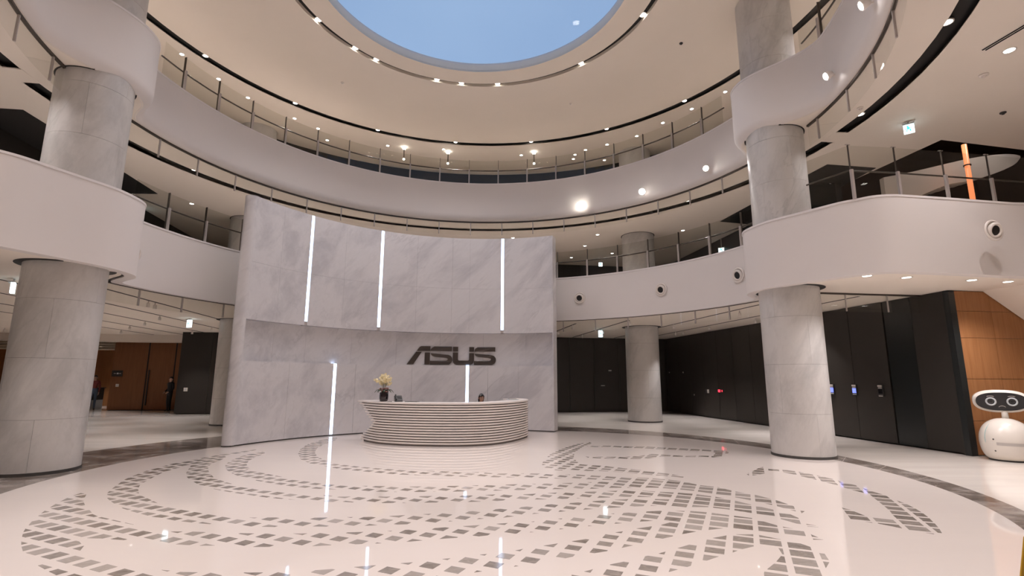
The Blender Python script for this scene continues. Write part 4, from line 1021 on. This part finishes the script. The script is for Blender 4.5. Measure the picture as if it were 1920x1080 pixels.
curtain('glass smoke curtain hanging under the top gallery across the back', Z3, .52, [25.4 + 8.65 * k for k in range(18)], (15, 181), 7.85)
curtain('glass smoke curtain under the top gallery at upper right beside the long dark slot', Z3, .52, [-26.5, -17.8, -9.2, -.6], (-36, 2.2), 7.85)
curtain('glass smoke curtain under the top gallery at the upper left edge', Z3, .52, [196.6, 205.2, 213.9], (193.6, 226), 7.85)
curtain('glass smoke curtain under the lower gallery right of the marble wall', Z2, .42, [25.6, 34.3, 43.1, 51.8, 60.5, 69.1], (13, 80), 7.80)
curtain('glass smoke curtain under the lower gallery left of the marble wall', Z2, .42, [155.1, 164, 172.9], (146, 181), 7.80)
sc = empty('smoke_curtain', 'straight glass smoke curtain behind the right platform near the robot', 'glass screen', (8.8, 12.1, 3.25))
prev = UV(8.98, 10.82)
for u in (9.63, 10.76, 11.7):
    p = UV(u, 10.82)
    MB().box((*p, Z2 - .22), (.022, .03, .44), R(8)).ob('hanger', 'steel', sc)
    l = math.hypot(p[0] - prev[0], p[1] - prev[1])
    MB().box(((p[0] + prev[0]) / 2, (p[1] + prev[1]) / 2, Z2 - .235), (l - .02, .01, .43), R(8)).ob('glass_pane', 'cglass', sc)
    MB().box(((p[0] + prev[0]) / 2, (p[1] + prev[1]) / 2, Z2 - .02), (l, .05, .038), R(8)).ob('top_rail', 'rail', sc)
    prev = p

# ------------------------------------------------------------------ stair behind the right platform
st = empty('staircase', 'pale curved stair flank rising through the ceiling opening at right', 'stairs', (12.5, 13.9, 4.7))
lo = [(10.5, 13.56, 6.45), (11.4, 13.70, 6.72), (12.49, 13.85, 7.17), (13.3, 13.96, 7.35), (14.03, 14.06, 7.58), (14.6, 14.15, 7.8), (14.98, 14.2, 7.99), (15.2, 14.23, 8.2)]
hi = [(10.5, 13.56, 7.28), (11.4, 13.70, 7.50), (12.49, 13.85, 7.80), (13.3, 13.96, 8.02), (14.03, 14.06, 8.18), (14.6, 14.15, 8.27), (14.98, 14.2, 8.29), (15.2, 14.23, 8.26)]
lo, hi = catmull(lo, 4), catmull(hi, 4)
mb = MB(); n = len(lo); vs = []
for a, b in zip(lo, hi): vs += [a, b, (b[0], b[1] + .16, b[2]), (a[0], a[1] + .16, a[2])]
fs = []
for i in range(n - 1):
    for k in range(4):
        l = (k + 1) % 4; fs.append((i * 4 + k, i * 4 + l, i * 4 + 4 + l, i * 4 + 4 + k))
fs += [(3, 2, 1, 0), (n * 4 - 4, n * 4 - 3, n * 4 - 2, n * 4 - 1)]
mb.add(vs, fs).ob('stringer', 'soffit', st)
for k in range(16):
    x = 10.4 + .29 * k; z = 6.60 + .092 * k
    MB().box((x, 13.72 + (x - 10.5) * .14 + .75, z), (.32, 1.1, .06), R(8)).ob('tread', 'wallp', st)
lp = empty('glow_strip', 'glowing orange strip standing in for a reflection in front of the pale stair flank', 'lamp', (12.68, 13.30, 4.7))
MB().tube([(12.68, 13.30, 4.75), (12.68, 13.30, 8.15)], .062, 14).ob('glow_tube', 'orange', lp, smooth=True)  # no lamp: the glow stands in for a reflection of lit timber
MB().tube([(12.68, 13.30, 4.70), (12.68, 13.30, 4.75)], .11, 14).ob('strip_base', 'hole', lp)
MB().tube([(12.68, 13.30, 7.52), (12.68, 13.30, 7.55)], .09, 14).ob('glow_strip_ring', 'hole', lp)

# ------------------------------------------------------------------ air nozzles on the lower gallery
def nozzle(x, y, z, nx, ny, label):
    t = empty('air_nozzle', label, 'vent', (x, y, z))
    zax = Vector((nx, ny, 0)).normalized(); yax = Vector((0, 0, 1)); xax = yax.cross(zax)
    T = Matrix((xax, yax, zax)).transposed().to_4x4(); T.translation = (x, y, z)
    MB().lathe([(.21, .0), (.21, .012), (.185, .022), (.17, .022), (.165, .004)], 32, T).ob('flange', 'trim', t, smooth=True)
    T2 = T @ Matrix.Rotation(R(14), 4, 'X')
    MB().lathe([(.155, .004), (.15, .035), (.128, .062), (.105, .058), (.095, .03)], 32, T2).ob('nozzle_ball', 'trim', t, smooth=True)
    MB().lathe([(.098, .036), (.05, .037), (0, .037)], 24, T2).ob('bore', 'bore', t)
for a, lab in ((64.2, 'first round air nozzle right of the marble wall on the white gallery front'), (42.0, 'round air nozzle on the gallery front above the column by the dark wall'),
               (21.5, 'round air nozzle on the gallery front next to the right column'), (176.6, 'round air nozzle on the gallery front beside the left column')):
    x, y = POL(7.628, a); nozzle(x, y, 4.43, -math.cos(R(a)), -math.sin(R(a)), lab)
x, y = UV(10.55, 8.075); nozzle(x, y, 4.50, .139, -.99, 'round air nozzle on the platform front above the robot')

# ------------------------------------------------------------------ lamps
def lamp_proto(name, r):
    t = bpy.data.objects.new(name, None); t.empty_display_size = .1; COL.objects.link(t)
    tr_ = MB().lathe([(r * 1.0, .01), (r * 1.0, -.006), (r * 1.28, -.008), (r * 1.32, .01)], 20).ob('lamp_trim', 'trim', t, smooth=True, local=True)
    MB().lathe([(0, -.004), (r, -.004), (r, .008)], 20).ob('lens', 'lens', tr_, local=True)
    return t
first = {}
ORD = 'first second third fourth fifth sixth seventh eighth ninth tenth eleventh twelfth thirteenth fourteenth fifteenth sixteenth seventeenth eighteenth nineteenth twentieth'.split()
def ordinal(n): return ORD[n] if n < 20 else ('twenty-' + ORD[n - 20] if n < 29 else 'thirty-' + ORD[n - 30] if n > 29 else 'thirtieth')
def view_x(p):
    d = Vector(p) - Vector((0, 0, 1.65)); z = d.dot(fw)
    if z < .3: return None
    X, Y = 960 + 950 * d.dot(rt) / z, 540 - 950 * d.dot(up) / z
    return X if -10 < X < 1930 and -10 < Y < 1090 else None
def name_row(things, text, away):
    """things of one row: those in the picture are counted from the left, the others share one label"""
    seen = sorted((view_x(t.location), i) for i, t in enumerate(things) if view_x(t.location) is not None)
    for t in things: t['label'] = away
    for n, (x, i) in enumerate(seen): things[i]['label'] = text % ordinal(n)
rows = {}
def lamp(kind, r, loc, label, group, watts=0, cone=130, col=WARM):
    if kind not in first: t = lamp_proto('downlight', r); first[kind] = t; t.location = loc
    else: t = copy_thing(first[kind], loc)
    t['label'] = label; t['category'] = 'lamp'; t['group'] = group
    rows.setdefault(kind, []).append(t)
    if watts: spot('lamp', (loc[0], loc[1], loc[2] - .06), watts, None, cone, .8, col, .05)
    return t
G1 = 'downlights in the inner ring slot around the skylight'
for a in (17.4, 48.9, 84.5, 99.2, 109.1, 133.9, 142.8, 159.6, 190, 215, 240, 265, 290, 315, 340):
    lamp('slot1', .08, (*POL(4.645, a), Z4 + .06), 'small bright downlight in the dark ring slot around the skylight', G1, W_SLOT1, 104)
G2 = 'downlights in the outer ring slot of the top ceiling'
for k in range(18):
    lamp('slot2', .07, (*POL(8.98, 19 + 20 * k), Z4 + .06), 'small bright downlight in the outer dark ring slot of the top ceiling', G2, W_SLOT2, 100)
G3 = 'downlights in the ring slot under the top gallery'
for k in range(18):
    a = -.8 + 20 * k
    if 180 < a % 360 < 188: continue
    lamp('slot3', .075, (*POL(8.80, a), Z3 + .05), 'small bright downlight in the dark ring slot under the top gallery', G3, W_SLOT3)
G4 = 'recessed downlights in the ceiling behind the top balustrade'
for r, a in [(9.5, 161.2), (9.64, 153.3), (9.87, 146.5), (9.96, 136.4), (10.12, 130.9), (10.87, 127.5), (10.05, 115.1), (9.63, 101.8), (10.06, 82.4), (10.56, 69.7), (10.27, 66.8), (10.17, 61.4), (10.09, 54.1), (9.72, 46.9), (9.57, 39.5), (9.53, 31.5), (11.6, 64.3), (10.96, 70.6)]:
    lamp('d4', .058, (*POL(r, a), Z4 - .001), 'small recessed downlight in the top ceiling behind the upper glass balustrade', G4)
G5 = 'recessed downlights in the gallery ceiling behind the lower balustrade'
for r, a in [(10.09, 84.4), (11.63, 149.6), (10.51, 64.8), (12.07, 69.6), (14.1, 74.1), (13.89, 65.8), (11.79, 48.7)]:
    lamp('d3', .062, (*POL(r, a), Z3 - .001), 'small recessed downlight in the ceiling behind the lower glass balustrade', G5, 14)
G6 = 'recessed downlights under the right platform'
for x, y in ((7.12, 9.96), (8.03, 10.11), (9.59, 10.37), (10.5, 10.53)):
    lamp('d2', .08, (x, y, Z2 - .001), 'recessed downlight under the white platform above the robot', G6, W_LOW * .62, 130)
G7 = 'added fill downlights in the ceiling over the entrance side'  # fill lamps added to brighten the entrance half of the hall
for r, a in [(10.2, -14), (10.2, -28), (10.2, -42), (10.2, -57), (10.2, -73), (10.2, -90), (10.2, -107), (10.2, -123), (10.2, -138), (10.2, -152), (10.2, -166), (13.5, -22), (13.5, -40), (13.5, -60), (13.5, -90), (13.5, -120), (13.5, -140), (13.5, -158)]:
    lamp('d7', .08, (*POL(r, a), Z3 - .001), 'added fill downlight in the ceiling over the entrance side behind the viewpoint', G7, W_FRONT, 110)
G8 = 'added downlights brightening the stair from its shaft ceiling'
for x, y in ((11.6, 13.2), (13.6, 13.0)):  # lamps added to brighten the stair flank
    lamp('d8', .07, (x, y, Z3 + 2.39), 'added downlight in the stair shaft ceiling, ' + ('nearer the orange glowing strip' if x > 12 else 'nearer the dark lobby'), G8, 110, 140)
# small cylindrical spots hanging in the lower ceiling slots
def track_proto():
    t = bpy.data.objects.new('track_spot', None); COL.objects.link(t)
    MB().lathe([(.012, .12), (.012, .06), (.04, .055), (.045, -.05), (.036, -.055), (.034, -.04)], 16).ob('housing', 'trim', t, smooth=True, local=True)
    MB().lathe([(0, -.046), (.036, -.046)], 16).ob('lens', 'lens', t, local=True)
    return t
tp = None
TS = [(2.35, 19.64), (2.02, 22.0), (4.21, 18.03), (6.17, 19.3), (7.68, 19.66), (6.95, 15.36), (7.22, 22.33), (-9.94, 13.72), (-10.02, 14.1), (3.9, 21.6), (9.0, 15.4), (8.3, 17.2)]
TS += [UV(u, v) for u, v in ((-9.4, 11.2), (-9.4, 18.5), (-9.4, 22.5), (-10.9, 12.8), (-10.9, 16.5), (-10.9, 20.5), (-10.9, 24.2), (-12.45, 18.2), (-12.45, 22.4), (-14, 20.3), (-14, 24.6), (-16, 22.4), (-16.2, 26.2), (-18.5, 24.5), (-18.3, 31.5), (-21, 29), (6.62, 23.2), (8.8, 23.0), (10.35, 14.2), (10.35, 20.6))]  # further spots added to brighten the lower level, mostly the left side
for x, y in TS:
    loc = (x, y, Z2 - .12)
    if tp is None: tp = track_proto(); tp.location = loc; t = tp
    else: t = copy_thing(tp, loc)
    tag(t, 'small white cylinder spot hanging from the lower ceiling', 'lamp', 'cylinder spots under the lower gallery ceiling, some of them added'); rows.setdefault('track', []).append(t)
    spot('lamp', (x, y, Z2 - .20), W_LOW, None, 76, .85, WARM, .03)
name_row(rows['slot1'], 'bright downlight in the dark ring slot around the skylight, %s from the left', 'downlight in the ring slot around the skylight, overhead behind the picture')
name_row(rows['slot2'], 'bright downlight in the outer ring slot of the top ceiling, %s from the left', 'downlight in the outer ring slot of the top ceiling, outside the picture')
name_row(rows['slot3'], 'bright downlight in the dark slot under the top gallery, %s from the left', 'downlight in the dark slot under the top gallery, outside the picture')
name_row(rows['d4'], 'tiny recessed downlight behind the top balustrade, %s from the left', 'tiny recessed downlight behind the top balustrade, out of sight')
name_row(rows['d3'], 'tiny recessed downlight behind the lower balustrade, %s from the left', 'tiny recessed downlight behind the lower balustrade, out of sight')
name_row(rows['d2'], 'recessed downlight under the white platform above the robot, %s from the left', 'recessed downlight under the white platform, out of sight')
name_row(rows['d7'], 'added fill downlight in the ceiling at upper right, %s from the left', 'added fill downlight in the ceiling over the entrance side behind the viewpoint')
name_row(rows['track'], 'small white cylinder spot under the lower ceiling, %s from the left', 'small white cylinder spot under the lower ceiling, out of sight')
# bright floodlights fixed to the top gallery front
for a, lab in ((63.2, 'largest glaring floodlight on the top gallery front, nearest the marble wall'), (45.4, 'middle glaring floodlight on the top gallery front'), (27.2, 'glaring floodlight on the top gallery front nearest the right column'),
               (-9.5, 'floodlight on the top gallery front above the right column, throwing a bright patch'), (-25.6, 'floodlight on the top gallery front at the upper picture edge')):
    rr = 7.50; x, y = POL(rr, a); z = 7.78
    t = empty('floodlight', lab, 'lamp', (*POL(7.65, a), z))
    d = Vector((-x * .62, -y * .62, -3.4)) if a > 0 else Vector((CX - x, CY - y, -3))
    d.normalize()
    zax = d; xax = Vector((0, 0, 1)).cross(zax).normalized(); yax = zax.cross(xax)
    T = Matrix((xax, yax, zax)).transposed().to_4x4(); T.translation = (x, y, z)
    MB().lathe([(.0, -.10), (.06, -.10), (.085, -.02), (.095, .03), (.088, .034)], 20, T).ob('housing', 'trim', t, smooth=True)
    big = {63.2: .125, 45.4: .10, 27.2: .075}.get(a, .07)
    MB().lathe([(big, .034), (big * .93, .044), (big * .5, .056), (0, .06)], 20, T).ob('lens', 'bright', t)
    MB().tube([(*POL(7.65, a), z), (x, y, z)], .018, 8).ob('bracket', 'trim', t)
    if a < 0: spot('lamp', (x + d.x * .09, y + d.y * .09, z + d.z * .09), W_FASCIA * .25, None, 70, .5, NEUT, .03, aim=POL(7.66, a - .6) + (7.56,))
    else: spot('lamp', (x + d.x * .06, y + d.y * .06, z + d.z * .09), W_FASCIA, None, 110, .8, NEUT, .06, aim=(x + d.x, y + d.y, z + d.z))
# ceiling fittings over the right side and on the top ceiling
ld = empty('linear_diffuser', 'long thin dark air slot in the ceiling at the upper right edge', 'vent', (8.6, 7.5, Z3))
for dx in (-.03, .03): MB().tube([(8.48 + dx, 8.22, Z3 - .004), (8.80 + dx, 6.2, Z3 - .004)], .016, 6).ob('slot', 'black', ld)
MB().box((8.64, 7.21, Z3), (.14, 2.06, .008), R(8.8)).ob('slot_frame', 'trim', ld)
def detector(x, y, z, r, m, lab, name='smoke_detector'):
    t = empty(name, lab, 'detector', (x, y, z))
    MB().lathe([(r, .0), (r, -.018), (r * .8, -.03), (0, -.03)], 20, Matrix.Translation((x, y, z))).ob('base', m, t, smooth=True)
    MB().lathe([(r * .5, -.028), (r * .42, -.05), (0, -.055)], 16, Matrix.Translation((x, y, z))).ob('cap', m, t, smooth=True)
detector(10.89, 10.39, Z3, .06, 'hole', 'small dark round detector on the ceiling above the right platform')
detector(9.17, 8.98, Z3, .08, 'trim', 'pale round detector on the ceiling right of the long dark slot')
detector(7.60, 10.21, Z3, .06, 'trim', 'small dome camera beside the long dark slot', 'dome_camera')
detector(4.86, 13.17, Z4, .05, 'hole', 'small dark detector on the top ceiling near the right column')
detector(-5.6, 15.22, Z4, .05, 'trim', 'tiny pale sprinkler cap on the top ceiling at left', 'sprinkler_cap')
detector(2.05, 16.45, Z4, .05, 'trim', 'tiny pale sprinkler cap on the top ceiling at right', 'sprinkler_cap')
# dark rods with two bright beads behind the top balustrade
for r, a, lab in ((9.9, 111.3, 'dark rod with two bright beads behind the top balustrade, left one of three'), (9.8, 100.6, 'dark rod with two bright beads behind the top balustrade, middle one of three'), (9.8, 79.0, 'dark rod with two bright beads behind the top balustrade, right one of three')):
    x, y = POL(r, a)
    t = empty('bead_rod', lab, 'lamp', (x, y, Z4))
    MB().tube([(x, y, Z4), (x, y, Z4 - .52)], .022, 8).ob('rod', 'rail', t)
    MB().lathe([(0, -.05), (.06, -.045), (.075, 0), (.05, .05), (.0, .055)], 16, Matrix.Translation((x, y, Z4 - .05))).ob('upper_bead', 'lens', t, smooth=True)
    MB().lathe([(0, -.03), (.04, -.025), (.045, 0), (.03, .03), (0, .03)], 16, Matrix.Translation((x, y, Z4 - .54))).ob('lower_bead', 'lens', t, smooth=True)

# ------------------------------------------------------------------ exit signs, card readers and small wall fittings
def exit_sign(x, y, zt, z, label, yaw=0., w_=.34, h=.22):
    t = empty('exit_sign', label, 'sign', (x, y, zt))
    T = Matrix.Translation((x, y, z)) @ Matrix.Rotation(yaw, 4, 'Z')
    def bx(c, d, n, m):
        o = MB().box(c, d); o.v = [tuple(T @ Vector(v)) for v in o.v]; return o.ob(n, m, t)
    bx((0, 0, 0), (w_, .07, h), 'housing', 'exitw')
    bx((0, -.038, h / 2 + .015), (w_ + .02, .09, .03), 'cap', 'grey')
    if zt > z + h / 2 + .04: bx((0, 0, (zt - z + h / 2) / 2), (.03, .03, zt - z - h / 2), 'hanger', 'grey')
    # running figure
    for c, d in (((-.02, -.037, .055), (.035, .004, .035)), ((-.01, -.037, .01), (.045, .004, .06)), ((.03, -.037, .015), (.05, .004, .018)), ((-.05, -.037, .0), (.045, .004, .018)), ((.025, -.037, -.04), (.025, .004, .06)), ((-.04, -.037, -.045), (.05, .004, .02))):
        bx(c, d, 'figure', 'exitg')
exit_sign(3.73, 21.31, Z2, 3.50, 'lit exit sign hanging in front of the dark back wall', R(20), .16, .27)
exit_sign(-11.47, 17.97, Z2, 3.52, 'lit exit sign above the dark wall at left', R(-30), .22, .26)
exit_sign(-10.6, 10.6, Z2, 3.50, 'lit exit sign at the far left picture edge', R(-50), .2, .22)
exit_sign(4.31, 24.1, Z3, 7.12, 'small lit exit sign on the lower gallery behind glass', R(8), .17, .17)
exit_sign(9.13, 10.84, Z3, 7.33, 'lit exit sign hanging from the ceiling above the right platform', R(-40), .20, .19)
exit_sign(-12.98, 17.0, Z3, 7.22, 'lit exit sign on the lower gallery by the left column', R(-50), .22, .16)
exit_sign(8.80, 20.67, Z3, 6.98, 'lit exit sign on the lower gallery near the right column', R(-30), .24, .16)
def wallu(v, z, lab, name, cat, parts, group=None):
    t = empty(name, lab, cat, (*UV(11.65, v), z), group); base = t
    for n, m, dv, dz, wv, hz, th in parts:
        p = uvbox(n, m, base, 11.65 - th, 11.65, v + dv - wv / 2, v + dv + wv / 2, z + dz - hz / 2, z + dz + hz / 2)
        if base is t: base = p
for v, lab, lit in ((13.94, 'card reader with blue display half hidden by the right column', 1), (13.10, 'card reader with lit blue display on the dark wall', 1), (12.23, 'card reader with dark display, nearest the robot', 0)):
    wallu(v, 1.36, lab, 'card_reader', 'card reader', [('housing', 'hole', 0, 0, .15, .30, .04), ('top_cap', 'white', 0, .12, .13, .04, .055), ('camera_bar', 'grey', 0, .07, .11, .03, .05)] + ([('display', 'blue', 0, -.02, .12, .13, .048), ('bottom_cap', 'ring', 0, -.12, .12, .025, .05)] if lit else [('display', 'screen', 0, -.02, .12, .13, .048), ('bottom_cap', 'white', 0, -.14, .12, .02, .05)]))
wallu(21.22, 1.12, 'small white wall panel beside the red light', 'wall_panel', 'switch', [('plate', 'hole', .08, 0, .25, .16, .02), ('button', 'white', -.06, 0, .12, .16, .03)])
wallu(20.15, 1.16, 'small glowing red alarm box on the dark wall', 'alarm_box', 'alarm', [('housing', 'hole', 0, 0, .42, .13, .02), ('indicator', 'red', .08, 0, .14, .10, .04), ('glow_bar', 'red', -.13, 0, .03, .07, .03)])
wallu(22.43, .93, 'tiny round socket on the dark wall left of the white panel', 'socket', 'socket', [('plate', 'grey', 0, 0, .06, .06, .015)])
wallu(23.41, 1.96, 'tiny upper fitting on the dark wall, right one of the pair', 'socket', 'socket', [('plate', 'grey', 0, 0, .06, .06, .015)])
wallu(24.9, 1.97, 'tiny upper fitting on the dark wall by its far corner', 'socket', 'socket', [('plate', 'grey', 0, 0, .06, .06, .015)])
def wallv(u, v, z, lab, name, cat, parts):
    t = empty(name, lab, cat, (*UV(u, v), z))
    for n, m, du, dz, wu, hz, th in parts: uvbox(n, m, t, u + du - wu / 2, u + du + wu / 2, v - th, v, z + dz - hz / 2, z + dz + hz / 2)
wallv(-11.35, 25.2, 1.10, 'small white switch plate on the dark wall at left', 'switch_plate', 'switch', [('plate', 'white', 0, 0, .16, .16, .02), ('rocker', 'ring', 0, 0, .07, .09, .03)])
wallv(-16.05, 28.5, 1.23, 'small white switch plate on the oak wall', 'switch_plate', 'switch', [('plate', 'white', 0, 0, .14, .14, .02), ('rocker', 'ring', 0, 0, .06, .08, .03)])
wallv(-16.12, 28.5, 1.82, 'dark room sign plate at the left end of the oak wall', 'room_sign', 'sign', [('plate', 'hole', 0, 0, .48, .30, .03), ('emblem', 'ring', .03, 0, .08, .07, .04), ('text_line', 'grey', -.10, 0, .10, .03, .035), ('text_line', 'grey', .14, 0, .08, .03, .035)])
